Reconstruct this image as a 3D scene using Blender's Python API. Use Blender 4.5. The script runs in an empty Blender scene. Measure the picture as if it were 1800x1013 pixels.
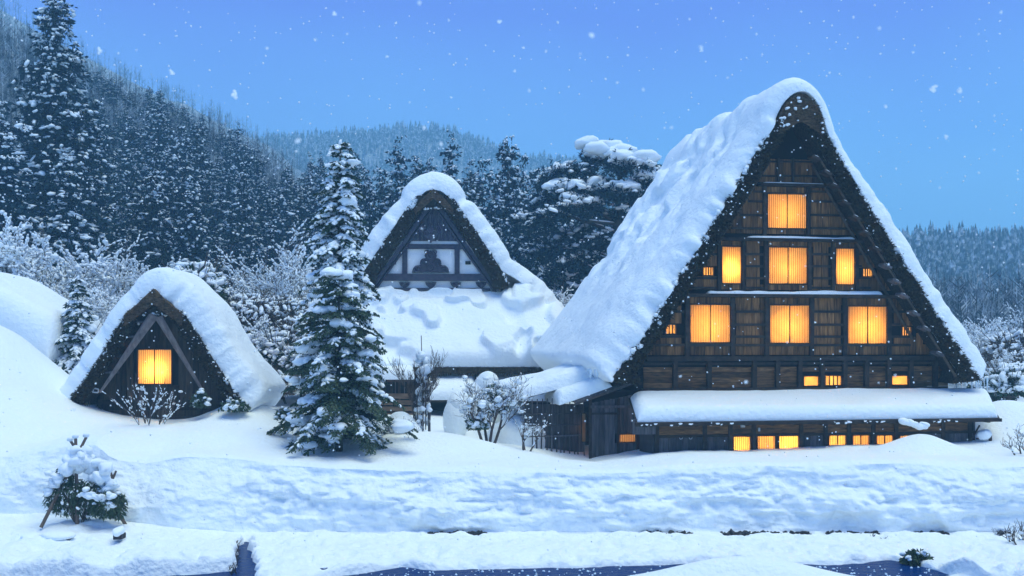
import bpy, math, random
import numpy as np
from mathutils import Vector, Matrix

random.seed(7)
rng = np.random.default_rng(7)
scene = bpy.context.scene
col = scene.collection
R = math.radians

# ------------------------------------------------------------------ camera
FPX, CX, CY, CAMZ = 1824.0, 900.0, 600.0, 6.0     # focal length and horizon in pixels of the 1800 px wide photograph
cam_data = bpy.data.cameras.new("camera")
cam = bpy.data.objects.new("camera", cam_data)
col.objects.link(cam)
cam.location = (0, 0, CAMZ)
cam.rotation_euler = (R(90), 0, 0)
cam_data.sensor_width = 36
cam_data.lens = 36 * FPX / 1800
cam_data.shift_y = (CY - 506.5) / 1800
cam_data.dof.use_dof = True
cam_data.dof.focus_distance = 36.0
cam_data.dof.aperture_fstop = 2.0
cam_data.clip_start = 0.1
cam_data.clip_end = 3000
scene.camera = cam

# ------------------------------------------------------------------ sky, sun, exposure
SUN_EL, SUN_AZ = 74, -55          # a veiled dusk light from behind the photographer
world = bpy.data.worlds.new("World")
scene.world = world
world.use_nodes = True
nt = world.node_tree
nt.nodes.clear()
wo = nt.nodes.new("ShaderNodeOutputWorld")
bg = nt.nodes.new("ShaderNodeBackground")
bg.inputs["Strength"].default_value = 0.1
sky = nt.nodes.new("ShaderNodeTexSky")
sky.sky_type = 'NISHITA'
sky.sun_disc = False
sky.sun_elevation = R(SUN_EL)
sky.sun_rotation = R(180 + SUN_AZ)
sky.ozone_density = 4.0
tc = nt.nodes.new("ShaderNodeTexCoord")
sep = nt.nodes.new("ShaderNodeSeparateXYZ")
ramp = nt.nodes.new("ShaderNodeValToRGB")
ramp.color_ramp.elements[0].position = 0.0
ramp.color_ramp.elements[0].color = (0.27, 0.60, 0.88, 1)
ramp.color_ramp.elements[1].position = 1.0
ramp.color_ramp.elements[1].color = (0.022, 0.16, 0.46, 1)
e = ramp.color_ramp.elements.new(0.11); e.color = (0.23, 0.54, 0.87, 1)
e = ramp.color_ramp.elements.new(0.20); e.color = (0.14, 0.34, 0.76, 1)
e = ramp.color_ramp.elements.new(0.32); e.color = (0.10, 0.16, 0.63, 1)
cl = nt.nodes.new("ShaderNodeTexNoise")
cl.inputs["Scale"].default_value = 1.6
cl.inputs["Detail"].default_value = 3
addn = nt.nodes.new("ShaderNodeMath"); addn.operation = 'MULTIPLY_ADD'
addn.inputs[1].default_value = 0.22
sub = nt.nodes.new("ShaderNodeMath"); sub.operation = 'SUBTRACT'; sub.inputs[1].default_value = 0.11
scl = nt.nodes.new("ShaderNodeMix"); scl.data_type = 'RGBA'; scl.blend_type = 'MULTIPLY'
scl.inputs["Factor"].default_value = 1.0
scl.inputs[7].default_value = (10.0, 10.0, 10.0, 1)
mixs = nt.nodes.new("ShaderNodeMix"); mixs.data_type = 'RGBA'
mixs.inputs["Factor"].default_value = 0.96
L = nt.links.new
L(tc.outputs["Generated"], sep.inputs[0])
L(tc.outputs["Generated"], cl.inputs["Vector"])
L(cl.outputs["Fac"], addn.inputs[0]); L(sep.outputs["Z"], addn.inputs[2])
L(addn.outputs[0], sub.inputs[0]); L(sub.outputs[0], ramp.inputs["Fac"])
L(ramp.outputs["Color"], scl.inputs[6])
L(sky.outputs["Color"], mixs.inputs[6]); L(scl.outputs[2], mixs.inputs[7])
L(mixs.outputs[2], bg.inputs["Color"]); L(bg.outputs[0], wo.inputs["Surface"])

sd = bpy.data.lights.new("sun", 'SUN')
sd.energy = 1.8
sd.angle = R(48)
sd.color = (0.97, 1.0, 0.66)
sun = bpy.data.objects.new("sun", sd)
col.objects.link(sun)
a, el = R(180 + SUN_AZ), R(SUN_EL)
to_sun = Vector((math.sin(a) * math.cos(el), math.cos(a) * math.cos(el), math.sin(el)))
sun.rotation_euler = to_sun.to_track_quat('Z', 'Y').to_euler()
sun.location = to_sun * 60

vs = scene.view_settings
vs.view_transform = 'Standard'
vs.look = 'None'
vs.gamma = 1.0
vs.use_curve_mapping = False
vs.exposure = 0.66
scene.cycles.use_denoising = True
scene.cycles.max_bounces = 6
scene.cycles.diffuse_bounces = 3
scene.cycles.volume_bounces = 2
scene.cycles.transmission_bounces = 4
scene.cycles.caustics_reflective = False
scene.cycles.caustics_refractive = False

# ------------------------------------------------------------------ helpers
def at(px, py, Y):
    return np.array([(px - CX) * Y / FPX, Y, CAMZ + (CY - py) * Y / FPX])

def sstep(a, b, x):
    t = np.clip((x - a) / (b - a), 0, 1)
    return t * t * (3 - 2 * t)

def _hash(ix, iy, iz, seed):
    h = (ix * 374761393 + iy * 668265263 + iz * 2147483647 + seed * 974711) & 0xFFFFFFFF
    h = ((h ^ (h >> 13)) * 1274126177) & 0xFFFFFFFF
    h = ((h ^ (h >> 16)) * 2246822519) & 0xFFFFFFFF
    return ((h ^ (h >> 15)) & 0xFFFFFF) / float(0xFFFFFF) * 2 - 1

def vnoise(x, y, z=0.0, seed=0):
    x, y, z = np.broadcast_arrays(np.asarray(x, float), np.asarray(y, float), np.asarray(z, float))
    ix, iy, iz = np.floor(x).astype(np.int64), np.floor(y).astype(np.int64), np.floor(z).astype(np.int64)
    fx, fy, fz = x - ix, y - iy, z - iz
    u, v, w = [f * f * f * (f * (f * 6 - 15) + 10) for f in (fx, fy, fz)]
    r = 0
    for dx in (0, 1):
        for dy in (0, 1):
            for dz in (0, 1):
                wt = (u if dx else 1 - u) * (v if dy else 1 - v) * (w if dz else 1 - w)
                r = r + wt * _hash(ix + dx, iy + dy, iz + dz, seed)
    return r

def fbm(x, y, z=0.0, seed=0, octv=4, gain=0.5):
    s, amp, tot, f = 0, 1.0, 0, 1.0
    for k in range(octv):
        s = s + amp * vnoise(np.asarray(x) * f + 13.7 * k, np.asarray(y) * f - 7.3 * k, np.asarray(z) * f + 3.1 * k, seed + k)
        tot += amp; amp *= gain; f *= 2.03
    return s / tot

def mesh_np(name, V, F, m=None, smooth=False):
    me = bpy.data.meshes.new(name)
    V = np.asarray(V, dtype=np.float32).reshape(-1, 3)
    F = np.asarray(F, dtype=np.int32)
    k = F.shape[1]
    me.vertices.add(len(V)); me.vertices.foreach_set("co", V.ravel())
    me.loops.add(F.size); me.loops.foreach_set("vertex_index", F.ravel())
    me.polygons.add(len(F))
    me.polygons.foreach_set("loop_start", np.arange(0, F.size, k, dtype=np.int32))
    me.polygons.foreach_set("use_smooth", np.full(len(F), smooth))
    me.update(calc_edges=True)
    if m: me.materials.append(m)
    return me

def link(name, me, parent=None, loc=None):
    o = bpy.data.objects.new(name, me)
    col.objects.link(o)
    if parent is not None: o.parent = parent
    if loc is not None: o.location = loc
    return o

def tag(o, label=None, cat=None, group=None, kind=None):
    if label: o["label"] = label
    if cat: o["category"] = cat
    if group: o["group"] = group
    if kind: o["kind"] = kind
    return o

def thing(name, label, cat, loc=(0, 0, 0), rz=0, group=None):
    o = bpy.data.objects.new(name, None)
    o.empty_display_size = 0.3
    col.objects.link(o)
    o.location = loc; o.rotation_euler = (0, 0, rz)
    return tag(o, label, cat, group)

kids = {}
def copy_tree(root, loc, rz=0, sc=1.0, label=None, group=None):
    c = root.copy(); col.objects.link(c)
    c.location = loc; c.rotation_euler = (0, 0, rz); c.scale = (sc, sc, sc) if np.isscalar(sc) else sc
    if label: c["label"] = label
    if group: c["group"] = group
    for ch in list(root.children):
        d = ch.copy(); col.objects.link(d); d.parent = c
        for g in list(ch.children):
            k = g.copy(); col.objects.link(k); k.parent = d
    return c

class Acc:
    """collects quads (triangles repeat a corner row of their own list)"""
    def __init__(s): s.V, s.F, s.n = [], [], 0
    def add(s, V, F):
        V = np.asarray(V, float).reshape(-1, 3); F = np.asarray(F, np.int64)
        s.V.append(V); s.F.append(F + s.n); s.n += len(V)
    def rhombs(s, c, a, b):
        c, a, b = np.asarray(c, float), np.asarray(a, float), np.asarray(b, float)
        n = len(c)
        V = np.stack([c - a, c - b, c + a, c + b], 1).reshape(-1, 3)
        s.add(V, np.arange(4 * n).reshape(n, 4))
    def box(s, x0, x1, y0, y1, z0, z1):
        V = [(x0,y0,z0),(x1,y0,z0),(x1,y1,z0),(x0,y1,z0),(x0,y0,z1),(x1,y0,z1),(x1,y1,z1),(x0,y1,z1)]
        s.add(V, [(0,3,2,1),(4,5,6,7),(0,1,5,4),(1,2,6,5),(2,3,7,6),(3,0,4,7)])
    def tubes(s, P0, P1, R0, R1, k=4, caps=False):
        P0, P1 = np.asarray(P0, float).reshape(-1, 3), np.asarray(P1, float).reshape(-1, 3)
        R0, R1 = np.broadcast_to(R0, len(P0)), np.broadcast_to(R1, len(P0))
        d = P1 - P0; ln = np.linalg.norm(d, axis=1, keepdims=True) + 1e-9; d = d / ln
        ref = np.where(np.abs(d[:, 2:3]) > 0.9, np.array([[1., 0, 0]]), np.array([[0, 0, 1.]]))
        u = np.cross(d, ref); u /= np.linalg.norm(u, axis=1, keepdims=True) + 1e-9
        v = np.cross(d, u)
        th = np.arange(k) * 2 * np.pi / k
        ring = u[:, None, :] * np.cos(th)[None, :, None] + v[:, None, :] * np.sin(th)[None, :, None]
        A = P0[:, None, :] + ring * np.asarray(R0)[:, None, None]
        B = P1[:, None, :] + ring * np.asarray(R1)[:, None, None]
        n = len(P0)
        V = np.concatenate([A, B], 1).reshape(-1, 3)
        i = np.arange(k); j = (i + 1) % k
        f = np.stack([i, i + k, j + k, j], 1)
        if caps and k == 4:
            f = np.concatenate([f, [[0, 1, 2, 3]], [[7, 6, 5, 4]]])
        if caps and k == 6:
            f = np.concatenate([f, [[0, 1, 2, 3]], [[0, 3, 4, 5]], [[9, 8, 7, 6]], [[11, 10, 9, 6]]])
        F = (f[None] + (np.arange(n) * 2 * k)[:, None, None]).reshape(-1, 4)
        s.add(V, F)
    def lumps(s, C, D, sx, sy, sz, seed=0, rough=0.25, ico=None):
        """lumpy ellipsoids at C, long axis along D (N,3)"""
        C = np.asarray(C, float).reshape(-1, 3); D = np.asarray(D, float).reshape(-1, 3)
        n = len(C)
        if n == 0: return
        iv, iF = ICO if ico is None else ico
        d = D / (np.linalg.norm(D, axis=1, keepdims=True) + 1e-9)
        yv = np.cross(np.array([[0, 0, 1.]]), d); yl = np.linalg.norm(yv, axis=1, keepdims=True)
        yv = np.where(yl < 1e-3, np.array([[0, 1., 0]]), yv / (yl + 1e-9))
        zv = np.cross(d, yv)
        sx, sy, sz = [np.broadcast_to(q, n) for q in (sx, sy, sz)]
        rr = 1 + rough * vnoise(iv[None, :, 0] * 1.3 + np.arange(n)[:, None] * 7.7, iv[None, :, 1] * 1.3 + 5, iv[None, :, 2] * 1.3, seed)
        L_ = iv[None] * rr[:, :, None]
        V = C[:, None, :] + d[:, None, :] * (L_[:, :, 0:1] * sx[:, None, None]) + yv[:, None, :] * (L_[:, :, 1:2] * sy[:, None, None]) + zv[:, None, :] * (L_[:, :, 2:3] * sz[:, None, None])
        m = len(iv)
        F = (iF[None] + (np.arange(n) * m)[:, None, None]).reshape(-1, iF.shape[1])
        s.add(V, F)
    def mesh(s, name, m=None, smooth=False):
        F = s.F
        return mesh_np(name, np.concatenate(s.V), np.concatenate(F), m, smooth)
    def build(s, name, m=None, parent=None, smooth=False, kind=None):
        o = link(name, s.mesh(name, m, smooth), parent)
        if kind: o["kind"] = kind
        return o

def _sphere(nu, nv):
    V = [(0, 0, -1)]
    for i in range(1, nv):
        ph = -np.pi / 2 + np.pi * i / nv
        for j in range(nu):
            th = 2 * np.pi * (j + 0.5 * (i % 2)) / nu
            V.append((np.cos(ph) * np.cos(th), np.cos(ph) * np.sin(th), np.sin(ph)))
    V.append((0, 0, 1))
    F = []
    for j in range(0, nu, 2):                        # quads fan at the poles
        F.append((0, 1 + (j + 2) % nu, 1 + (j + 1) % nu, 1 + j))
    for i in range(nv - 2):
        for j in range(nu):
            a0, b0 = 1 + i * nu + j, 1 + i * nu + (j + 1) % nu
            F.append((a0, b0, b0 + nu, a0 + nu))
    t = len(V) - 1; b = 1 + (nv - 2) * nu
    for j in range(0, nu, 2):
        F.append((t, b + j, b + (j + 1) % nu, b + (j + 2) % nu))
    return np.array(V, float), np.array(F)
ICO = _sphere(8, 5)
ICO_S = _sphere(6, 3)
ICO_L = _sphere(24, 14)

def grid_faces(nu, nv, close_u=False):
    i, j = np.meshgrid(np.arange(nu - 1 if not close_u else nu), np.arange(nv - 1), indexing='ij')
    a0 = i * nv + j; b0 = ((i + 1) % nu) * nv + j
    return np.stack([a0, b0, b0 + 1, a0 + 1], -1).reshape(-1, 4)

def dense(a, b, n, edge, k=7):
    """parameters from a to b, denser within `edge` of both ends"""
    ln = b - a
    edge = min(edge, ln * 0.3)
    q = edge * (1 - np.cos(np.linspace(0, np.pi / 2, k)))
    mid = np.linspace(a + edge, b - edge, n)[1:-1]
    return np.concatenate([a + q, mid, b - q[::-1]])

def snow_shell(name, P, N, T, su, sv, r, m, parent, flip=False, edges=(1, 1, 1, 1), under=0.03):
    """snow of thickness T (along N) on the base grid P, rounded off within r of its borders; su, sv = metres along u and v"""
    nu, nv = T.shape
    def prof(s, lo, hi):
        d = np.full(len(s), 1.0)
        if lo: d = np.minimum(d, np.clip((s - s[0]) / r, 0, 1))
        if hi: d = np.minimum(d, np.clip((s[-1] - s) / r, 0, 1))
        return np.sqrt(np.clip(1 - (1 - d) ** 2, 0, 1))
    E = prof(su, edges[0], edges[1])[:, None] * prof(sv, edges[2], edges[3])[None, :]
    N = np.broadcast_to(N, P.shape)
    top = P + N * (T * E)[..., None]
    bot = P - N * under
    V = np.concatenate([top.reshape(-1, 3), bot.reshape(-1, 3)])
    F = grid_faces(nu, nv); n = nu * nv
    rim = np.concatenate([np.arange(nv), np.arange(1, nu) * nv + nv - 1, (nu - 1) * nv + np.arange(nv - 2, -1, -1), np.arange(nu - 2, 0, -1) * nv])
    nx = np.roll(rim, -1)
    W = np.stack([rim, nx, nx + n, rim + n], 1)
    Fa = np.concatenate([F, F[:, ::-1] + n, W])
    if flip: Fa = Fa[:, ::-1]
    return link(name, mesh_np(name, V, Fa, m, True), parent)

def resample(poly, n):
    poly = np.asarray(poly, float)
    s = np.concatenate([[0], np.cumsum(np.linalg.norm(np.diff(poly, axis=0), axis=1))])
    t = np.linspace(0, s[-1], n) if np.isscalar(n) else np.asarray(n) * s[-1]
    return np.stack([np.interp(t, s, poly[:, k]) for k in range(poly.shape[1])], 1), t

def smooth_poly(p, it=2):
    p = np.asarray(p, float)
    for _ in range(it):
        q = [p[0]]
        for a_, b_ in zip(p[:-1], p[1:]):
            q += [a_ * .75 + b_ * .25, a_ * .25 + b_ * .75]
        q.append(p[-1]); p = np.array(q)
    return p

# ------------------------------------------------------------------ materials
def mat(name, base, rough=0.8, vary=None, nscale=(4, 4, 4), bump=0.0, bscale=None, rand=0.0, spec=0.3, coords='pos', detail=5):
    m = bpy.data.materials.new(name); m.use_nodes = True
    t = m.node_tree; b = t.nodes["Principled BSDF"]
    b.inputs["Base Color"].default_value = (*base, 1)
    b.inputs["Roughness"].default_value = rough
    b.inputs["Specular IOR Level"].default_value = spec
    if coords == 'pos':
        src = t.nodes.new("ShaderNodeNewGeometry").outputs["Position"]
    else:
        src = t.nodes.new("ShaderNodeTexCoord").outputs["Object"]
    def mapped(s):
        mp = t.nodes.new("ShaderNodeMapping"); mp.inputs["Scale"].default_value = s
        t.links.new(src, mp.inputs["Vector"]); return mp.outputs[0]
    if vary is not None:
        n = t.nodes.new("ShaderNodeTexNoise"); n.inputs["Scale"].default_value = 1.0; n.inputs["Detail"].default_value = detail
        t.links.new(mapped(nscale), n.inputs["Vector"])
        r = t.nodes.new("ShaderNodeValToRGB")
        r.color_ramp.elements[0].position = 0.3; r.color_ramp.elements[0].color = (*base, 1)
        r.color_ramp.elements[1].position = 0.7; r.color_ramp.elements[1].color = (*vary, 1)
        out = r.outputs["Color"]
        t.links.new(n.outputs["Fac"], r.inputs["Fac"])
        if rand > 0:
            oi = t.nodes.new("ShaderNodeObjectInfo")
            mr = t.nodes.new("ShaderNodeMapRange"); mr.inputs["To Min"].default_value = 1 - rand; mr.inputs["To Max"].default_value = 1 + rand
            t.links.new(oi.outputs["Random"], mr.inputs["Value"])
            mx = t.nodes.new("ShaderNodeMix"); mx.data_type = 'RGBA'; mx.blend_type = 'MULTIPLY'; mx.inputs["Factor"].default_value = 1
            t.links.new(out, mx.inputs[6]); t.links.new(mr.outputs[0], mx.inputs[7]); out = mx.outputs[2]
        t.links.new(out, b.inputs["Base Color"])
    if bump > 0:
        n2 = t.nodes.new("ShaderNodeTexNoise"); n2.inputs["Scale"].default_value = 1.0; n2.inputs["Detail"].default_value = 6
        t.links.new(mapped(bscale or nscale), n2.inputs["Vector"])
        bp = t.nodes.new("ShaderNodeBump"); bp.inputs["Strength"].default_value = 1.0; bp.inputs["Distance"].default_value = bump
        t.links.new(n2.outputs["Fac"], bp.inputs["Height"]); t.links.new(bp.outputs[0], b.inputs["Normal"])
    return m

SNOW = mat("snow", (0.84, 0.89, 0.92), 0.75, (0.86, 0.92, 0.96), (0.8, 0.8, 0.8), 0.05, (7, 7, 7), spec=0.2)
SNOW_ROUGH = mat("packed_snow", (0.83, 0.89, 0.92), 0.75, (0.86, 0.92, 0.96), (1.5, 1.5, 1.5), 0.07, (6, 6, 7), spec=0.2)
SNOW_TREE = mat("branch_snow", (0.82, 0.88, 0.93), 0.8, spec=0.1)
ICE = mat("ice", (0.62, 0.76, 0.88), 0.15, spec=0.6)
THATCH = mat("thatch", (0.014, 0.011, 0.009), 0.95, (0.06, 0.045, 0.03), (14, 14, 14), 0.06, (30, 30, 30), spec=0.1)
STRAW = mat("straw", (0.014, 0.012, 0.008), 0.95, (0.09, 0.066, 0.036), (9, 9, 9), spec=0.1)
RIDGE_STRAW = mat("ridge_straw", (0.040, 0.027, 0.016), 0.95, (0.20, 0.135, 0.08), (5, 25, 25), 0.04, (8, 40, 40), spec=0.1)
PLANK_V = mat("dark_vertical_plank", (0.065, 0.028, 0.008), 0.7, (0.30, 0.14, 0.045), (16, 16, 1.6), 0.012, (40, 40, 3), rand=0.55)
PLANK_H = mat("dark_horizontal_plank", (0.044, 0.021, 0.008), 0.7, (0.21, 0.105, 0.038), (1.4, 16, 16), 0.012, (3, 40, 40), rand=0.5)
BEAM = mat("dark_beam", (0.014, 0.010, 0.008), 0.7, (0.055, 0.036, 0.023), (5, 5, 5), 0.01, (20, 20, 20), rand=0.35)
PLANK_D = mat("overhang_shaded_plank", (0.016, 0.011, 0.007), 0.75, (0.06, 0.038, 0.022), (16, 16, 1.6), 0.012, (40, 40, 3), rand=0.5)  # hut planks, the deep shade under the roof overhang put into their colour
GREY_WOOD = mat("weathered_grey_wood", (0.035, 0.035, 0.04), 0.8, (0.11, 0.10, 0.105), (14, 14, 1.5), 0.012, (40, 40, 3), rand=0.5)
BARGE = mat("pale_weathered_board", (0.10, 0.085, 0.085), 0.8, (0.24, 0.20, 0.19), (8, 8, 2), 0.01, (30, 30, 4), rand=0.2)
DARK = mat("dark_backing", (0.010, 0.008, 0.007), 0.9)
PLASTER = mat("white_plaster", (0.86, 0.87, 0.88), 0.85, (0.90, 0.90, 0.90), (2, 2, 2), 0.004, (20, 20, 20))
TEMPLE_WOOD = mat("temple_timber", (0.030, 0.032, 0.055), 0.7, (0.065, 0.06, 0.085), (6, 6, 6), 0.01, (20, 20, 20), rand=0.2)
BROWN_WOOD = mat("brown_board", (0.07, 0.045, 0.028), 0.75, (0.20, 0.13, 0.08), (2, 16, 16), 0.01, (3, 40, 40), rand=0.3)
BARK = mat("bark", (0.022, 0.018, 0.016), 0.9, (0.06, 0.05, 0.045), (6, 6, 3), 0.01, (20, 20, 8))
TWIG = mat("twig_bark", (0.055, 0.040, 0.034), 0.9, (0.11, 0.085, 0.07), (6, 6, 3))
CEDAR = mat("cedar_foliage", (0.004, 0.016, 0.030), 0.85, (0.010, 0.036, 0.056), (1.6, 1.6, 1.6), spec=0.1, rand=0.5)
FIR = mat("fir_foliage", (0.012, 0.030, 0.020), 0.8, (0.035, 0.075, 0.04), (3, 3, 3), spec=0.15)
LEAF = mat("evergreen_leaf", (0.025, 0.05, 0.024), 0.6, (0.06, 0.10, 0.05), (6, 6, 6), spec=0.3)
DRY = mat("dry_straw", (0.22, 0.15, 0.07), 0.9, (0.32, 0.23, 0.11), (20, 20, 2))
METAL = mat("pale_metal", (0.45, 0.48, 0.52), 0.4)
POLE = mat("pole_wood", (0.09, 0.065, 0.05), 0.8, (0.19, 0.14, 0.11), (10, 10, 2), 0.01, (30, 30, 6))
EARTH = mat("wet_earth", (0.015, 0.017, 0.022), 0.7, (0.05, 0.05, 0.055), (6, 6, 6), 0.05, (12, 12, 12))

def m_paper(name, tint):
    m = bpy.data.materials.new(name); m.use_nodes = True
    t = m.node_tree; t.nodes.clear()
    o = t.nodes.new("ShaderNodeOutputMaterial")
    tr = t.nodes.new("ShaderNodeBsdfTranslucent"); df = t.nodes.new("ShaderNodeBsdfDiffuse"); mx = t.nodes.new("ShaderNodeMixShader")
    n = t.nodes.new("ShaderNodeTexNoise"); n.inputs["Scale"].default_value = 3.0; n.inputs["Detail"].default_value = 4
    g = t.nodes.new("ShaderNodeNewGeometry")
    r = t.nodes.new("ShaderNodeValToRGB")
    r.color_ramp.elements[0].position = 0.25; r.color_ramp.elements[0].color = (tint[0] * .86, tint[1] * .82, tint[2] * .75, 1)
    r.color_ramp.elements[1].position = 0.75; r.color_ramp.elements[1].color = (*tint, 1)
    t.links.new(g.outputs["Position"], n.inputs["Vector"]); t.links.new(n.outputs["Fac"], r.inputs["Fac"])
    t.links.new(r.outputs["Color"], tr.inputs["Color"]); df.inputs["Color"].default_value = (0.3, 0.25, 0.18, 1)
    mx.inputs[0].default_value = 0.8
    t.links.new(df.outputs[0], mx.inputs[1]); t.links.new(tr.outputs[0], mx.inputs[2]); t.links.new(mx.outputs[0], o.inputs["Surface"])
    return m
PAPER = m_paper("shoji_paper", (0.95, 0.85, 0.6))
def m_snowy(name, dark, thr=0.35, ns=0.6):
    """foliage with snow lying on the faces that look up"""
    m = bpy.data.materials.new(name); m.use_nodes = True
    t = m.node_tree; b = t.nodes["Principled BSDF"]; b.inputs["Roughness"].default_value = 0.9; b.inputs["Specular IOR Level"].default_value = 0.1
    g = t.nodes.new("ShaderNodeNewGeometry"); n = t.nodes.new("ShaderNodeTexNoise"); n.inputs["Scale"].default_value = ns; n.inputs["Detail"].default_value = 4
    t.links.new(g.outputs["Position"], n.inputs["Vector"])
    r = t.nodes.new("ShaderNodeValToRGB")
    r.color_ramp.elements[0].position = thr; r.color_ramp.elements[0].color = (*dark, 1)
    r.color_ramp.elements[1].position = thr + 0.25; r.color_ramp.elements[1].color = (0.7, 0.76, 0.82, 1)
    t.links.new(n.outputs["Fac"], r.inputs["Fac"]); t.links.new(r.outputs[0], b.inputs["Base Color"])
    return m
FAR_TREE = m_snowy("far_conifer", (0.02, 0.035, 0.035), 0.45, 0.5)
FAR_TWIG = m_snowy("far_twigs", (0.03, 0.036, 0.042), 0.46, 0.4)
HILL = mat("brushy_snow_slope", (0.025, 0.036, 0.045), 0.9, (0.48, 0.55, 0.60), (1.1, 1.1, 0.6), spec=0.1)
def m_water():
    m = mat("canal_water", (0.002, 0.028, 0.13), 0.18, bump=0.03, nscale=(5, 9, 5), bscale=(5, 9, 5), spec=0.5)
    m.node_tree.nodes['Principled BSDF'].inputs['IOR'].default_value = 1.06
    return m
WATER = m_water()
# ------------------------------------------------------------------ the ground
def tab(px_tab, v_tab, Y):
    xs = (np.array(px_tab, float) - CX) * Y / FPX
    return lambda X: np.interp(X, xs, v_tab)

def py_z(py, Y): return CAMZ + (CY - np.asarray(py, float)) * Y / FPX
YC = 31.0
crest_z = tab([-300, 0, 90, 170, 215, 260, 330, 400, 500, 700, 900, 1100, 1300, 1500, 1800, 2200],
              py_z([812, 806, 792, 778, 800, 806, 797, 799, 812, 822, 826, 826, 816, 812, 814, 814], YC), YC)
foot_z = tab([-300, 0, 200, 350, 420, 500, 900, 1800], [0.95, 0.95, 0.85, 0.62, 0.45, 0.42, 0.40, 0.42], 30)
crest_y = tab([-300, 0, 150, 200, 300, 420, 520, 900, 1800, 2200], [31.4, 31.4, 31.1, 30.7, 30.8, 31.0, 31.05, 31.1, 31.0, 31.0], 31)
foot_y = tab([-300, 0, 140, 230, 330, 420, 500, 900, 1800, 2200], [30.4, 30.4, 30.3, 29.9, 29.6, 30.1, 30.4, 30.45, 30.4, 30.4], 30)
base_z = tab([-300, 0, 100, 300, 450, 600, 700, 1040, 1200, 1500, 1800, 2200], [3.3, 3.3, 3.25, 3.16, 3.1, 2.62, 2.6, 1.98, 2.25, 2.35, 2.35, 2.35], 36)
stream_y = tab([-600, 0, 300, 370, 400, 450, 500, 600, 700, 760, 900, 1000, 1090, 1280, 1500, 1610, 1650, 1700, 1800, 2300],
               [25.2, 25.2, 25.3, 25.6, 25.9, 25.2, 24.4, 25.3, 26.25, 25.95, 26.15, 26.2, 26.4, 26.8, 26.6, 27.2, 26.3, 24.0, 23.4, 23.0], 25.5)

def bump(X, Y, cx, cy, h, sx, sy): return h * np.exp(-((X - cx) / sx) ** 2 - ((Y - cy) / sy) ** 2)

def field_z(X, Y):
    X, Y = np.asarray(X, float), np.asarray(Y, float)
    b = base_z(X) + (2.9 - base_z(X)) * sstep(40, 58, Y)
    t = sstep(0, 1, (Y - crest_y(X)) / 4.2)
    z = crest_z(X) * (1 - t) + b * t
    z = z + bump(X, Y, -19.2, 37.5, 3.4, 2.9, 4.5) + bump(X, Y, -9.6, 37.3, 0.75, 1.3, 1.6) + bump(X, Y, -2.4, 35.3, 0.5, 2.2, 1.3)
    z = z + bump(X, Y, 13.4, 34.0, 0.62, 1.3, 0.9) + bump(X, Y, 2.6, 36.6, -0.25, 1.6, 1.5) + bump(X, Y, -5.6, 33.4, -0.12, 1.4, 1.0)
    z = z + bump(X, Y, -13.2, 31.9, 0.22, 1.2, 0.9) + bump(X, Y, 19.5, 40.5, 1.3, 2.5, 3.0)
    z = z + 0.10 * fbm(X * 0.35, Y * 0.5, 0, 11, 3) + 0.018 * fbm(X * 2.2, Y * 2.2, 0, 12, 3)
    return z

HILLS = []
def hill(px, py, Yk, Y0, amp):
    HILLS.append((tab(px, py_z(py, Yk), Yk), Yk, Y0, amp))
hill([-500, 0, 60, 150, 210, 300, 400, 470, 560, 700, 900, 1300], [10, 85, 112, 165, 190, 235, 285, 320, 390, 480, 560, 580], 170, 60, 1.5)
hill([-600, -100, 0, 150, 230, 350, 470, 560, 700], [-60, -20, 20, 100, 150, 200, 262, 330, 450], 420, 200, 3.0)
hill([200, 400, 470, 560, 640, 740, 800, 870, 930, 1000, 1100, 1300, 1500], [330, 268, 266, 258, 256, 247, 254, 280, 300, 300, 300, 400, 560], 800, 380, 3.5)
hill([1100, 1300, 1500, 1615, 1660, 1700, 1800, 2000, 2400], [580, 500, 455, 447, 453, 460, 468, 440, 420], 600, 90, 2.5)

def far_z(X, Y):
    X, Y = np.asarray(X, float), np.asarray(Y, float)
    z = np.full(np.broadcast(X, Y).shape, 2.9)
    for f, Yk, Y0, amp in HILLS:
        g = 2.9 + (f(X) - 2.9) * sstep(Y0, Yk, Y) * (1 - 0.35 * sstep(Yk, Yk + 160, Y))
        z = np.maximum(z, g + amp * fbm(X * .05, Y * .05, 0, 31, 3) * sstep(Y0, Y0 + 25, Y))
    return z

def ground(X, Y):
    return float(field_z(X, Y)) if Y < 58 else float(far_z(X, Y))

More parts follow.
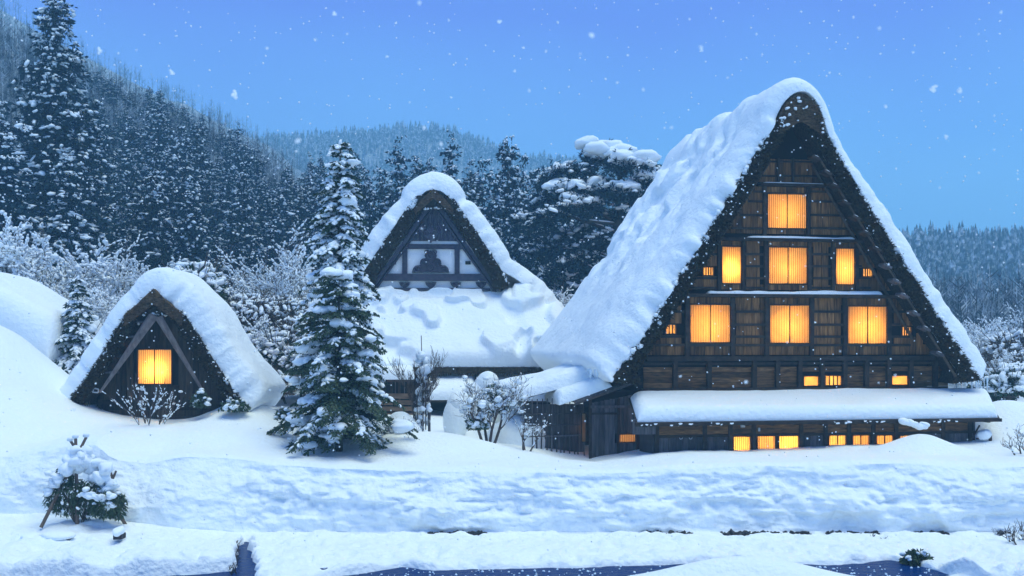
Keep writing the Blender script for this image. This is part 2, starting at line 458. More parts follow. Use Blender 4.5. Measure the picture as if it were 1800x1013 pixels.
def build_ground():
    xs = np.concatenate([[-420, -200, -110, -70, -50, -38, -30], np.arange(-24, -16, 0.14), np.arange(-16, 17, 0.07), np.arange(17, 26, 0.14), [30, 38, 50, 70, 110, 200, 420]])
    # a denser set of columns where the ditch is
    xs = np.sort(np.concatenate([xs, np.arange(-8.2, -5.9, 0.03)]))
    xs = xs[np.concatenate([[True], np.diff(xs) > 0.022])]
    n = len(xs)
    # snow_field : from the crest back to the valley
    q = np.concatenate([np.linspace(0, 3, 34), 3 + np.linspace(0, 1, 44)[1:] ** 1.25 * 31])
    X = xs[:, None] + 0 * q[None]
    cy = crest_y(xs)[:, None]
    Y = cy + q[None] * (62 - cy) / 34.0
    crest_wob = 0.10 * fbm(xs * 0.9, 3.0, 0, 5, 4)[:, None] + 0.05 * fbm(xs * 3.3, 9.0, 0, 6, 3)[:, None]
    fade = np.exp(-q[None] / 0.8)
    Y = Y + crest_wob * fade
    Z = field_z(X, Y) - 0.10 * np.exp(-(q[None] / 0.16) ** 2)          # softly rounded lip
    V = np.stack([X, Y, Z], -1)
    lip = V[:, 0].copy()
    o = link("snow_field", mesh_np("snow_field", V, grid_faces(n, len(q)), SNOW, True)); o["kind"] = "structure"
    # snow_bank : the cut face
    s = np.linspace(0, 1, 64)
    fy, fz = foot_y(xs), foot_z(xs)
    foot = np.stack([xs, fy + 0.12 * fbm(xs * 0.8, 1.0, 0, 21, 4), fz], 1)
    P = foot[:, None] * (1 - s)[None, :, None] + lip[:, None] * s[None, :, None]
    bulge = 0.16 * np.sin(np.pi * s)[None] * (1 + fbm(xs * .3, 0, 0, 22, 2))[:, None]
    Xg, Zg = P[..., 0], P[..., 2]
    left = sstep(-6.5, -8.5, xs)[:, None]
    d = 0.24 * fbm(Xg * .55, Zg * 1.0, 0, 23, 3) + 0.13 * (1 - 2 * np.abs(fbm(Xg * 1.3 + .4 * Zg, Zg * 2.4, 0, 24, 4))) + 0.07 * fbm(Xg * 3.4, Zg * 4.5, 0, 25, 3)
    d = d + 0.07 * np.abs(fbm(Xg * 2.1, Zg * 2.6, 0, 29, 3)) * 2 - .04
    d = d + 0.035 * fbm(Xg * 8, Zg * 9, 0, 30, 2)
    led = fbm(Xg * .5, Zg * 2.8, 0, 26, 3)
    d = d + 0.11 * np.tanh(led * 6) * (1 - .7 * left)
    chunk = fbm(Xg * 2.4, Zg * 2.6, 0, 27, 2)
    d = d + 0.07 * np.tanh(chunk * 7)
    ends = np.sin(np.pi * np.clip(s, 0, 1)) ** 0.5
    P[..., 1] -= (bulge + d * (0.85 - .35 * left)) * ends[None]
    P[..., 2] += 0.05 * fbm(Xg * 1.4, Zg * 2, 4, 28, 3) * ends[None]
    o = link("snow_bank", mesh_np("snow_bank", P, grid_faces(n, len(s))[:, ::-1], SNOW_ROUGH, True)); o["kind"] = "structure"
    P = P[:, ::-1]
    # snowy_road : shelf, ditch and stream bed in front
    yr = np.concatenate([np.linspace(0, 1, 84), 1 + np.linspace(0, 1, 44)[1:], [3, 5, 8]])
    Y = np.zeros((n, len(yr)))
    sy = np.clip(stream_y(xs) + 0.12 * fbm(xs * 1.1, 4.0, 0, 41, 4) + 0.05 * fbm(xs * 4, 2.0, 0, 42, 2), 22.5, 28)
    for k, t in enumerate(yr):
        Y[:, k] = P[:, -1, 1] * (1 - t) + (sy - .35) * t if t <= 1 else ((sy - .35) - (t - 1) * 3.0 if t <= 2 else (sy - 3.35) - (t - 2) * 10)
    X = xs[:, None] + 0 * Y
    t = np.clip((P[:, -1, 1][:, None] - Y) / np.maximum(P[:, -1, 1] - sy, .5)[:, None], 0, 1)
    Z = fz[:, None] * (1 - sstep(0, 1, t)) + 0.41 * sstep(0, 1, t)
    w = sstep(0.0, 0.25, P[:, -1, 1][:, None] - Y)
    clods = 0.05 * np.tanh(4 * fbm(X * 1.8, Y * 1.8, 0, 51, 3)) + 0.05 * np.maximum(0, fbm(X * 4.2, Y * 4.2, 0, 52, 2)) + 0.10 * fbm(X * .9, Y * 1.3, 0, 43, 4) + 0.08 * np.maximum(0, fbm(X * 2.6, Y * 2.6, 0, 44, 3)) + 0.03 * fbm(X * 6, Y * 6, 0, 46, 3)
    prints = -0.10 * np.clip(fbm(X * 1.9, Y * 1.5, 0, 45, 2) * 3 - .7, 0, 1) * sstep(.3, .8, t)
    Z = Z + (clods + prints) * w
    Z = Z + 0.20 * sstep(-6.6, -7.1, X) * sstep(.2, .7, t)
    # low berm along the front of the shelf
    Z = Z + 0.10 * np.exp(-((Y - sy[:, None] - .35) / .3) ** 2) * (0.6 + fbm(xs * 1.7, 0, 0, 47, 3))[:, None]
    # the thin dark gap at the foot of the bank
    gap = np.exp(-((Y - (P[:, -1, 1] - .22)[:, None]) / .09) ** 2) * (sstep(-.15, .35, fbm(xs * .9, 7, 0, 48, 4)) * sstep(-4.5, -2, xs))[:, None]
    Z = Z - 0.22 * gap
    # stream
    bed = sstep(0.05, -0.16, Y - sy[:, None])
    Z = Z * (1 - bed) + 0.10 * bed
    Z = Z + (bump(X, Y, 5.6, 24.95, 0.72, 2.5, 0.85) + bump(X, Y, 2.6, 23.6, .4, 1.2, .6)) * bed
    Z = Z + (bump(X, Y, 12.1, 24.0, .45, 1.2, .8) + bump(X, Y, 10.9, 24.9, .3, .7, .5)) * (1 + .5 * fbm(X * 2, Y * 2, 0, 50, 3))
    # ditch between left shelf and road
    xd = np.interp(Y, [24, 26, 27.5, 29.5], [-6.3, -6.75, -7.09, -7.6]) + 0.16 * fbm(Y * 1.3, xs[:, None] * 0, 0, 49, 3) + .07 * fbm(X * 3, Y * 3, 0, 53, 2)
    wd = np.interp(Y, [24, 27, 28.6, 29.5], [.25, .23, .17, .06])
    dd = sstep(wd + .10, wd - .05, np.abs(X - xd)) * sstep(29.8, 29.4, Y)
    Z = Z * (1 - dd) + 0.08 * dd
    Z[:, 0] = P[:, -1, 2]
    deep = yr > 2
    Z[:, deep] = 0.1
    Y[:, -1] = -60; Y[:, -2] = -10
    o = link("snowy_road", mesh_np("snowy_road", np.stack([X, Y, Z], -1), grid_faces(n, len(yr))[:, ::-1], SNOW_ROUGH, True)); o["kind"] = "structure"
    # water
    a = Acc(); a.add([(-60, 14, .28), (60, 14, .28), (60, 29.8, .28), (-60, 29.8, .28)], [(0, 1, 2, 3)])
    a.build("canal_water", WATER)["kind"] = "structure"
    # far valley floor and hills
    X1 = np.concatenate([np.linspace(-1200, -140, 70), np.linspace(-138, 150, 130), np.linspace(155, 1200, 70)])
    Y1 = np.concatenate([np.linspace(57, 190, 80), np.linspace(193, 1400, 130)])
    Xf, Yf = np.meshgrid(X1, Y1, indexing='ij')
    Zf = far_z(Xf, Yf) - 0.12 * sstep(61, 57, Yf)
    o = link("snowy_hills", mesh_np("snowy_hills", np.stack([Xf, Yf, Zf], -1), grid_faces(len(X1), len(Y1)), HILL, True)); o["kind"] = "structure"
build_ground()
# ------------------------------------------------------------------ the big gable house
def frame_of(px, Y, deg, z):
    """a house frame: its root location and rotation, and hit(px, py, ly) -> local (x, z) on the plane y = ly"""
    loc = np.array([(px - CX) * Y / FPX, Y, z]); c, s = math.cos(R(deg)), math.sin(R(deg))
    def hit(px, py, ly=0.0):
        d = np.array([(px - CX) / FPX, 1.0, (CY - py) / FPX]); o = np.array([0, 0, CAMZ])
        nrm = np.array([-s, c, 0]); p0 = loc + nrm * ly
        t = nrm.dot(p0 - o) / nrm.dot(d); w = o + d * t - loc
        return np.array([w[0] * c + w[1] * s, w[2]])
    return loc, hit

UNIT = None
def unit_box():
    global UNIT
    if UNIT is None:
        a = Acc(); b = 0.06
        a.box(-.5, .5, -.5, .5, -.5, .5)
        UNIT = {}
    return UNIT
def block(name, x0, x1, y0, y1, z0, z1, m, parent, jit=0.0):
    """one board: a unit box shared by every board of the same material"""
    unit_box()
    if m.name not in UNIT:
        a = Acc(); a.box(-.5, .5, -.5, .5, -.5, .5); UNIT[m.name] = a.mesh(name, m)
    o = link(name, UNIT[m.name], parent)
    o.location = ((x0 + x1) / 2, (y0 + y1) / 2, (z0 + z1) / 2)
    o.scale = (abs(x1 - x0), abs(y1 - y0), abs(z1 - z0))
    if jit:
        o.rotation_euler = (0, random.uniform(-jit, jit), 0)
    return o
def bar(name, p0, p1, w, d, m, parent):
    """a squared pole from p0 to p1"""
    a = Acc(); p0, p1 = np.array(p0, float), np.array(p1, float)
    a.tubes([p0], [p1], [w * .7], [d * .7], 4, True)
    return a.build(name, m, parent)

def wall_holes(acc, x0, x1, z0, z1, holes, y0, y1):
    xs = sorted({x0, x1, *[h[0] for h in holes], *[h[1] for h in holes]})
    zs = sorted({z0, z1, *[h[2] for h in holes], *[h[3] for h in holes]})
    xs = [x for x in xs if x0 <= x <= x1]; zs = [z for z in zs if z0 <= z <= z1]
    for a_, b_ in zip(xs[:-1], xs[1:]):
        for c_, d_ in zip(zs[:-1], zs[1:]):
            mx, mz = (a_ + b_) / 2, (c_ + d_) / 2
            if not any(h[0] < mx < h[1] and h[2] < mz < h[3] for h in holes):
                acc.box(a_, b_, y0, y1, c_, d_)

def lamp(parent, x, y, z, power, name="window_lamp", color=(1.0, 0.475, 0.11), r=0.12):
    ld = bpy.data.lights.new(name, 'POINT'); ld.energy = power; ld.color = color; ld.shadow_soft_size = r
    o = bpy.data.objects.new(name, ld); col.objects.link(o); o.parent = parent; o.location = (x, y, z)
    return o

def window(parent, x0, x1, z0, z1, y, panels=2, slats=11, power=26, grille=0, frame_w=0.045, mframe=None, paper=None):
    """shoji window: frame with one pane of paper per panel, thin vertical slats in front, a lamp in the room behind"""
    mframe = mframe or BEAM
    a = Acc(); f = frame_w
    a.box(x0 - f, x1 + f, y - .05, y + .03, z1, z1 + f); a.box(x0 - f, x1 + f, y - .06, y + .03, z0 - f, z0)
    a.box(x0 - f, x0, y - .05, y + .03, z0, z1); a.box(x1, x1 + f, y - .05, y + .03, z0, z1)
    wd = (x1 - x0) / panels
    for k in range(1, panels):
        a.box(x0 + k * wd - .014, x0 + k * wd + .014, y - .04, y + .02, z0, z1)
    w = a.build("window", mframe, parent)
    for k in range(panels):
        p = Acc(); p.box(x0 + k * wd + .015, x0 + (k + 1) * wd - .015, y + .012, y + .018, z0 + .004, z1 - .004)
        p.build("pane", paper or PAPER, w)
    if slats:
        s_ = Acc()
        for k in range(panels):
            for j in range(1, slats):
                xx = x0 + k * wd + j * wd / slats
                s_.box(xx - .006, xx + .006, y - .004, y + .008, z0 + .004, z1 - .004)
        s_.build("lattice", SLAT, w)["kind"] = "stuff"
    if grille:
        for j in range(1, grille):
            xx = x0 + j * (x1 - x0) / grille
            g = Acc(); g.box(xx - .017, xx + .017, y - .045, y - .012, z0, z1); g.build("bar", mframe, w)
    if power:
        lamp(parent, (x0 + x1) / 2, y + .44, z0 + (z1 - z0) * .40, power * 3.6)
    return w
SLAT = mat("slat_wood", (0.16, 0.10, 0.05), 0.7)

def thatch_slab(name, outer, inner, y0, y1, m, parent, seed, ny=26, nf=7, rough=0.06):
    """thatch between two outlines (same count of points) from the front y0 to the back y1"""
    n = len(outer)
    ys = np.concatenate([[y0], y0 + (y1 - y0) * np.linspace(0.02, 1, ny)])
    V = []; rings = []
    O3 = np.stack([np.stack([outer[:, 0], np.full(n, y), outer[:, 1]], 1) for y in ys], 1)     # n, ny, 3
    O3[..., 0] += rough * fbm(O3[..., 0] * 3, O3[..., 1] * 3, O3[..., 2] * 3, seed, 3)
    O3[..., 2] += rough * fbm(O3[..., 0] * 3, O3[..., 1] * 3, O3[..., 2] * 3, seed + 5, 3)
    I3 = np.stack([np.stack([inner[:, 0], np.full(n, y), inner[:, 1]], 1) for y in ys], 1)
    I3[..., 2] += rough * fbm(I3[..., 0] * 3, I3[..., 1] * 3, I3[..., 2] * 3, seed + 9, 3)
    ts = np.linspace(0, 1, nf)
    Fr = O3[:, 0][:, None] * (1 - ts)[None, :, None] + I3[:, 0][:, None] * ts[None, :, None]
    Fr[..., 1] += (1.5 * rough * fbm(Fr[..., 0] * 4, Fr[..., 2] * 4, 0, seed + 2, 4) - 0.10 * np.sin(np.pi * ts)[None])
    a = Acc()
    a.add(O3, grid_faces(n, len(ys))[:, ::-1]); a.add(I3, grid_faces(n, len(ys))); a.add(Fr, grid_faces(n, nf))
    B = np.stack([O3[:, -1], I3[:, -1]], 1); a.add(B, grid_faces(n, 2)[:, ::-1])
    for k in (0, -1):
        E = np.stack([O3[k], I3[k]], 0); a.add(E, grid_faces(2, len(ys)))
    return a.build(name, m, parent, True), Fr

def tufts(name, Fr, n, m, parent, seed, ln=(.10, .26), w=(.012, .03), out=0.6):
    """straw ends standing out of a thatch face given as a grid of points"""
    g = np.random.default_rng(seed); nu, nv, _ = Fr.shape
    ui, vi = g.uniform(0, nu - 1.001, n), g.uniform(0, nv - 1.001, n) 
    i, j = ui.astype(int), vi.astype(int); fu, fv = (ui - i)[:, None], (vi - j)[:, None]
    p = (Fr[i, j] * (1 - fu) + Fr[i + 1, j] * fu) * (1 - fv) + (Fr[i, j + 1] * (1 - fu) + Fr[i + 1, j + 1] * fu) * fv
    down = Fr[i, j + 1] - Fr[i, j]; down /= np.linalg.norm(down, axis=1, keepdims=True) + 1e-9
    d = np.stack([g.normal(0, .5, n), -out * g.uniform(.3, 1.2, n), g.normal(-.25, .4, n)], 1) + 0.35 * down * g.normal(0, 1, (n, 1))
    d /= np.linalg.norm(d, axis=1, keepdims=True)
    l = g.uniform(*ln, n)[:, None]
    b = np.cross(d, g.normal(0, 1, (n, 3))); b /= np.linalg.norm(b, axis=1, keepdims=True) + 1e-9
    a = Acc(); a.rhombs(p + d * l * .4, d * l * .5, b * g.uniform(*w, n)[:, None])
    return a.build(name, m, parent, kind="stuff")

def flecks(name, Fr, n, m, parent, seed, size=(.02, .07), vpow=1.0, dy=-.05):
    g = np.random.default_rng(seed); nu, nv, _ = Fr.shape
    ui, vi = g.uniform(0, nu - 1.001, n), (nv - 1.001) * g.uniform(0, 1, n) ** vpow
    i, j = ui.astype(int), vi.astype(int)
    fu = (ui - i)[:, None]
    p = Fr[i, j] * (1 - fu) + Fr[np.minimum(i + 1, nu - 1), j] * fu
    p = p + (Fr[i, np.minimum(j + 1, nv - 1)] - Fr[i, j]) * (vi - j)[:, None]
    p[:, 1] += dy
    s = g.uniform(*size, n) * g.uniform(.5, 1, n)
    a = Acc(); a.lumps(p, g.normal(0, 1, (n, 3)) * [1, 1, .4], s * 1.3, s, s * .7, seed, .35, ICO_S)
    return a.build(name, m, parent, True, "stuff")

def icicle(parent, x, y, z, ln, r):
    a = Acc(); k = 4
    zs = np.linspace(0, 1, k + 1)
    P = np.stack([x + 0 * zs, y + 0 * zs, z - ln * zs], 1); P[1:-1, :2] += np.random.default_rng(int(x * 997) % 9999).normal(0, .004, (k - 1, 2))
    rr = r * (1 - zs) ** .8 + .002
    a.tubes(P[:-1], P[1:], rr[:-1], rr[1:], 6)
    return a.build("icicle", ICE, parent, True)

BIGY, BIGDEG, BZ = 38.0, 9.0, 2.0
bloc, bhit = frame_of(1381.5, BIGY, BIGDEG, BZ)

def big_house():
    root = thing("gassho_farmhouse", "big steep thatched farmhouse with four rows of glowing paper windows in its gable", "house", bloc, R(BIGDEG))
    Wx = lambda px, py=600, ly=0: bhit(px, py, ly)[0]
    Wz = lambda py, px=1402, ly=0: bhit(px, py, ly)[1]
    YF = -1.0                                             # front face of the thatch, the wall is y = 0
    # ---- roof outline
    f = lambda px, py: bhit(px, py, YF)
    xe, ze = 6.75, f(1738, 667)[1]
    za = f(1402, 149)[1]
    def slope_x(z): return (za - z) * 0.64
    zs = np.linspace(ze, f(1402, 214)[1], 30)
    sag = lambda z: -0.03 * np.sin(np.pi * np.clip((z - ze) / (zs[-1] - ze), 0, 1)) + .12 * np.exp(-(z - ze) / .9)
    side = np.stack([slope_x(zs) + sag(zs), zs], 1)
    cap = np.array([(0.76, f(1402, 206)[1]), (.64, f(1402, 190)[1]), (.38, f(1402, 175)[1]), (.14, f(1402, 168)[1]), (0, f(1402, 168)[1])])
    half = side.copy()
    rise = np.array([(.62, f(1402, 196)[1]), (.3, f(1402, 186)[1]), (0, f(1402, 182)[1])])
    hp = np.concatenate([half, rise])
    wider = 1 + .04 * sstep(14.0 - BZ, ze, hp[:, 1])[:, None] * [1, 0]
    outer = np.concatenate([hp * [-1, 1], (hp * wider)[-2::-1]])
    ti = 0.64
    inn = []
    for x, z in hp:
        inn.append((max(x - ti * (1.0 if z > ze + .6 else 1.0), 0), z))
    inn = np.array(inn); inn[-3:] = [(.0, za - ti / .64 - .03), (0.0, za - ti / .64), (0, za - ti / .64)]
    inn[:, 0] = np.maximum(inn[:, 0], 0)
    inn[0] = (xe - 1.0, ze - .12); inn[1:3, 0] -= .05
    inner = np.concatenate([inn * [-1, 1], (inn * wider)[-2::-1]])
    YB = 10.5
    th, Fr = thatch_slab("thatched_roof", outer, inner, YF, YB, THATCH, root, 60, rough=.07)
    tufts("straw_ends", Fr, 15000, STRAW, root, 61, (.08, .2))
    flecks("snow_flecks", Fr, 260, SNOW_TREE, root, 62, (.010, .036), 4.0, -.12)
    # ---- ridge bundle
    cs = np.array(np.concatenate([np.array([(.80, f(1402, 220)[1]), *cap]), (cap[-2::-1] * [-1, 1]), [(-.80, f(1402, 220)[1])]]))
    cs, _ = resample(cs, 26)
    ys = np.linspace(YF - .28, YB, 12)
    G = np.stack([np.stack([cs[:, 0], np.full(26, y), cs[:, 1]], 1) for y in ys], 1)
    G[..., 2] += .05 * fbm(G[..., 0] * 5, G[..., 1] * 2, G[..., 2] * 5, 66, 3)
    mid = np.array([0, YF - .26, f(1402, 200)[1]])
    a = Acc(); a.add(G, grid_faces(26, 12))
    ch = np.array([-.32, 1]) ; 
    front = G[:, 0]; low = front.copy(); low[:, 2] = f(1402, 216)[1] - .55 * (np.abs(front[:, 0]) / .86) ** 1.0 * 0.9 + .0
    FF = np.stack([front * (1 - t) + low * t for t in np.linspace(0, 1, 6)], 1); FF[..., 1] += .06 * fbm(FF[..., 0] * 7, FF[..., 2] * 7, 0, 67, 3)
    a.add(FF, grid_faces(26, 6))
    a.build("ridge_bundle", RIDGE_STRAW, root, True)
    flecks("ridge_snow", FF, 26, SNOW_TREE, root, 69, (.03, .11), 1.0, -.05)
    tufts("ridge_straw_ends", FF, 900, RIDGE_STRAW, root, 68, (.08, .2), (.01, .02))
    # ---- roof snow: left and right slopes and ridge in one cap
    capo = np.array([(.94, f(1402, 216)[1]), (.78, f(1402, 193)[1]), (.50, f(1402, 174)[1]), (.22, f(1402, 165)[1]), (0, f(1402, 163)[1])])
    rs = np.concatenate([side[:-1] , capo])
    full = np.concatenate([rs * [-1, 1], (rs * (1 + .04 * sstep(14.0 - BZ, ze, rs[:, 1])[:, None] * [1, 0]))[-2::-1]])
    full = smooth_poly(full, 1)
    u = dense(0, 1, 190, .05, 9); pts, su = resample(full, u)
    tg = np.gradient(pts, axis=0); tg /= np.linalg.norm(tg, axis=1, keepdims=True); nr = np.stack([-tg[:, 1], tg[:, 0]], 1)
    for _ in range(14): nr = (np.roll(nr, 1, 0) + nr * 2 + np.roll(nr, -1, 0)) / 4 if False else np.concatenate([nr[:1], (nr[:-2] + nr[1:-1] * 2 + nr[2:]) / 4, nr[-1:]])
    nr /= np.linalg.norm(nr, axis=1, keepdims=True)
    sv = dense(YF - .06, YB + .5, 120, .8, 9)
    P = np.stack([np.stack([pts[:, 0], np.full(len(u), y), pts[:, 1]], 1) for y in sv], 1)
    N = np.stack([nr[:, 0], 0 * nr[:, 0], nr[:, 1]], 1)[:, None, :]
    leftside = sstep(.3, -.3, pts[:, 0])
    low = np.clip(1 - (pts[:, 1] - ze) / 9.2, 0, 1)
    base = leftside * (0.58 + .62 * low) + (1 - leftside) * (.42 + .32 * sstep(.05, .5, low))
    topb = np.exp(-(pts[:, 0] / 1.1) ** 2)
    base = base + .05 * topb
    X_, Y_, Z_ = P[..., 0], P[..., 1], P[..., 2]
    T = base[:, None] * (1 + (.10 + .08 * leftside[:, None]) * fbm(su[:, None] * .35, Y_ * .35, 0, 70, 3)) + .05 * fbm(su[:, None] * 1.3, Y_ * 1.3, 0, 71, 3) + .016 * fbm(su[:, None] * 4.5, Y_ * 4.5, 0, 78, 3)
    # hollows and slumps high on the left slope
    up = sstep(.35, .7, su / su[-1] * 2)[:, None] * leftside[:, None]
    up = sstep(.25, .6, (Z_ - ze) / 9.5) * leftside[:, None]
    T -= .34 * up * np.clip(fbm(su[:, None] * .8 , Y_ * 1.25, 0, 72, 3) * 2.2 - .18, 0, 1) * sstep(YF + .8, YF + 3, Y_)
    T += .16 * up * sstep(YF + 2, YF + 6, Y_) * np.tanh(5 * fbm(su[:, None] * .7, Y_ * .7, 0, 73, 3))
    # thinner, ragged towards the front edge
    dist = np.maximum(Y_ - YF, 0); edge = np.exp(-dist / .35); thin = leftside[:, None] * .55 + (1 - leftside[:, None]) * .12
    T = T * (1 - thin * np.exp(-dist / .9) * (1 - topb[:, None]))
    T = T * (1 - (.15 + .2 * leftside[:, None]) * edge * (fbm(su[:, None] * 3.1, 0 * Y_, 0, 74, 4) * 2 + .4).clip(0, 1) * (1 - topb[:, None]))
    P[..., 1] += edge * (.06 + .16 * leftside[:, None]) * ((fbm(su[:, None] * 2.6, 0 * Y_, 0, 75, 5) * 2.2 + .3).clip(-.5, 1)) * (1 - topb[:, None]) - edge * .35 * topb[:, None]
    T = np.maximum(T, .05)
    snow_shell("roof_snow", P, N, T, su, sv, .34, SNOW, root)
    # clumps along the edge where snow meets thatch
    FrE = Fr[:, :3]
    g = np.random.default_rng(76); nC = 700
    ii = g.integers(1, len(outer) - 2, nC); fu = g.uniform(0, 1, nC)[:, None]
    pc = Fr[ii, 0] * (1 - fu) + Fr[ii + 1, 0] * fu
    pc[:, 1] += g.uniform(-.08, .25, nC); sgn = np.sign(pc[:, 0]); off = g.uniform(-.28, .05, nC) * g.uniform(0, 1, nC)
    pc[:, 0] += sgn * off; pc[:, 2] += g.uniform(-.05, .08, nC)
    keep = pc[:, 2] < f(1402, 240)[1]; pc = pc[keep]
    s = g.uniform(.03, .10, len(pc))
    a = Acc(); a.lumps(pc, g.normal(0, 1, (len(pc), 3)), s * 1.4, s, s * .9, 77, .35, ICO_S); a.build("snow_clumps", SNOW_TREE, root, True, "stuff")
    # ---- rows of the gable wall
    rows = {}
    A = Acc(); holes = []
    win = [  # px0, py0, px1, py1, panels, slats, grille, power
        (1349, 341, 1417, 402, 2, 10, 0, 24), (1269, 434, 1302, 498, 1, 10, 0, 17), (1351, 435, 1418, 499, 2, 10, 0, 24), (1469, 437, 1501, 500, 1, 10, 0, 17),
        (1236, 470, 1253, 484, 1, 0, 4, 5), (1516, 473, 1532, 486, 1, 0, 4, 5),
        (1213, 536, 1283, 602, 2, 12, 0, 27), (1353, 537, 1422, 603, 2, 12, 0, 27), (1490, 539, 1558, 604, 2, 12, 0, 27),
        (1170, 571, 1187, 587, 1, 0, 3, 5), (1585, 575, 1600, 590, 1, 0, 4, 5),
        (1412, 662, 1438, 678, 1, 0, 0, 7), (1450, 661, 1478, 677, 1, 0, 4, 7), (1567, 661, 1595, 676, 1, 0, 0, 7)]
    for (a0, b0, a1, b1, pn, sl, gr, pw) in win:
        x0, z1 = bhit(a0, b0); x1, z0 = bhit(a1, b1)
        w = window(root, x0, x1, z0, z1, -.02, pn, sl, pw, gr, .045 if sl else .03)
        holes.append((x0, x1, z0, z1))
    zt = za - ti / .64
    for k, (pa, pb) in enumerate([(516, 690), (418, 516), (325, 418), (225, 325)]):
        z0, z1 = Wz(pa if k else 700), Wz(pb if k else 516)
        z0, z1 = min(Wz(pa), Wz(pb)), max(Wz(pa), Wz(pb))
        for q_ in range(6):
            za_, zb_ = z0 + (z1 - z0) * q_ / 6, z0 + (z1 - z0) * (q_ + 1) / 6
            hw = min((zt - za_) * .64 + .16, 5.6)
            wall_holes(A, -hw, hw, za_, zb_, holes, .02, .10)
    A.build("wall", DARK, root)
    # ---- boards: vertical ones in the three storeys of the gable
    def halfw(z): return (zt - z) * .64 + .05
    rngb = random.Random(5)
    def boards(py0, py1, w, row_holes):
        z1, z0 = Wz(py0), Wz(py1)
        x = -halfw(z0)
        while x < halfw(z0):
            bw = w * rngb.uniform(.8, 1.25); xa, xb = x, x + bw
            lim = zt - (max(min(abs(xa), abs(xb)) - .12, 0)) / .64
            top = min(z1, lim)
            if top - z0 > .15:
                segs = [(z0, top)]
                for h in row_holes:
                    if xb > h[0] - .03 and xa < h[1] + .03:
                        ns = []
                        for s0, s1 in segs:
                            if h[3] <= s0 or h[2] >= s1: ns.append((s0, s1)); continue
                            if h[2] - s0 > .12: ns.append((s0, h[2] - .047))
                            if s1 - h[3] > .12: ns.append((h[3] + .047, s1))
                        segs = ns
                cuts = [h for h in row_holes]
                for s0, s1 in segs:
                    ya = rngb.uniform(-.004, .012)
                    block("plank", xa + .008, xb - .008, -.022 - ya, .018, s0, s1, PLANK_V, root, .004)
            x = xb
    boards(281, 322, .27, [])
    boards(330, 412, .27, [h for h in holes[:1]])
    boards(424, 510, .27, holes[1:6])
    boards(524, 624, .27, holes[6:11])
    # ---- posts and rails
    def post(px, py0, py1, w=.11, d=.10, m=BEAM, name="post"):
        x, z1 = bhit(px, py0, -.08); z0 = bhit(px, py1, -.08)[1]
        block(name, x - w / 2, x + w / 2, -d - .03, -.024, z0, z1, m, root)
    for px in (1368, 1394): post(px, 278, 322, .07)
    for px in (1344, 1421): post(px, 328, 416, .13)
    for px in (1264, 1307, 1346, 1423, 1464, 1506): post(px, 424, 515, .12)
    for px in (1208, 1288, 1348, 1427, 1485, 1563): post(px, 521, 628, .15)
    for px in (1186, 1246, 1325, 1366, 1405, 1444, 1484, 1522, 1561, 1600, 1643): post(px, 630, 692, .16, .16)
    def rail(py, pxa, pxb, h=.07, d=.075, name="rail", m=BEAM, yoff=0):
        x0, z = bhit(pxa, py, -.06); x1 = bhit(pxb, py, -.06)[0]
        block(name, x0, x1, -d - .02 + yoff, -.023 + yoff, z - h / 2, z + h / 2, m, root)
    def rails(py, spans, **k):
        for p, q in spans: rail(py, p, q, **k)
    for py in (284, 309): rails(py, [(1346 - (py - 284) * .5, 1365), (1371, 1391), (1397, 1432 + (py - 284) * .5)], h=.06)
    for py, d in ((337, 0), (354, 9), (378, 22), (401, 36)): rails(py, [(1325 - d * 1.1, 1341), (1425, 1455 + d * 1.1)], h=.075)
    for py in (447, 468, 489, 506): rails(py, [(1250 - (py - 447) * .62, 1261 if py not in (468,) else 1234), (1310, 1343), (1426, 1461), (1509, 1530 if py != 468 else 1514)], h=.08)
    for py in (548, 571, 592, 607): rails(py, [(1188 - (py - 548) * .6, 1205 if py < 560 or py > 590 else 1168), (1291, 1345), (1430, 1482), (1566, 1582 if 560 < py < 590 else 1600)], h=.09)
    rails(607, [(1211, 1285), (1351, 1424), (1488, 1560)], h=.09)
    # ---- ledges with snow between the storeys
    def ledge(py, pxa, pxb, th=.09, d=.30, snow=None):
        x0, z = bhit(pxa, py, -.2); x1 = bhit(pxb, py, -.2)[0]
        block("ledge", x0, x1, -d, .0, z - th / 2, z + th / 2, BEAM, root)
        if snow:
            a0, a1 = bhit(snow[0], py, -.2)[0], bhit(snow[1], py, -.2)[0]
            us, vs_ = dense(a0, a1, 50, .3, 6), dense(-d - .03, -.04, 7, .12, 5)
            P = np.stack(np.meshgrid(us, vs_, indexing='ij') + [np.full((len(us), len(vs_)), z + th / 2 + .005)], -1)
            T = snow[2] * (1 + .45 * fbm(P[..., 0] * 1.2, P[..., 1], 0, int(py), 3))
            snow_shell("ledge_snow", P, np.array([0, 0, 1.]), T, us, vs_, .12, SNOW, root, under=.0)
    ledge(324, 1335, 1452, .09, .28, (1342, 1446, .035))
    ledge(420, 1262, 1522, .10, .30, (1314, 1500, .075))
    ledge(519, 1208, 1585, .11, .32, (1243, 1548, .12))
    # the heavy beam below the lowest storey
    rail(631, 1135, 1640, .17, .22, "beam"); rail(640, 1128, 1650, .09, .12, "beam")
    # horizontal boards between the posts below
    pxs = [1128, 1186, 1246, 1325, 1366, 1405, 1444, 1484, 1522, 1561, 1600, 1643, 1668]
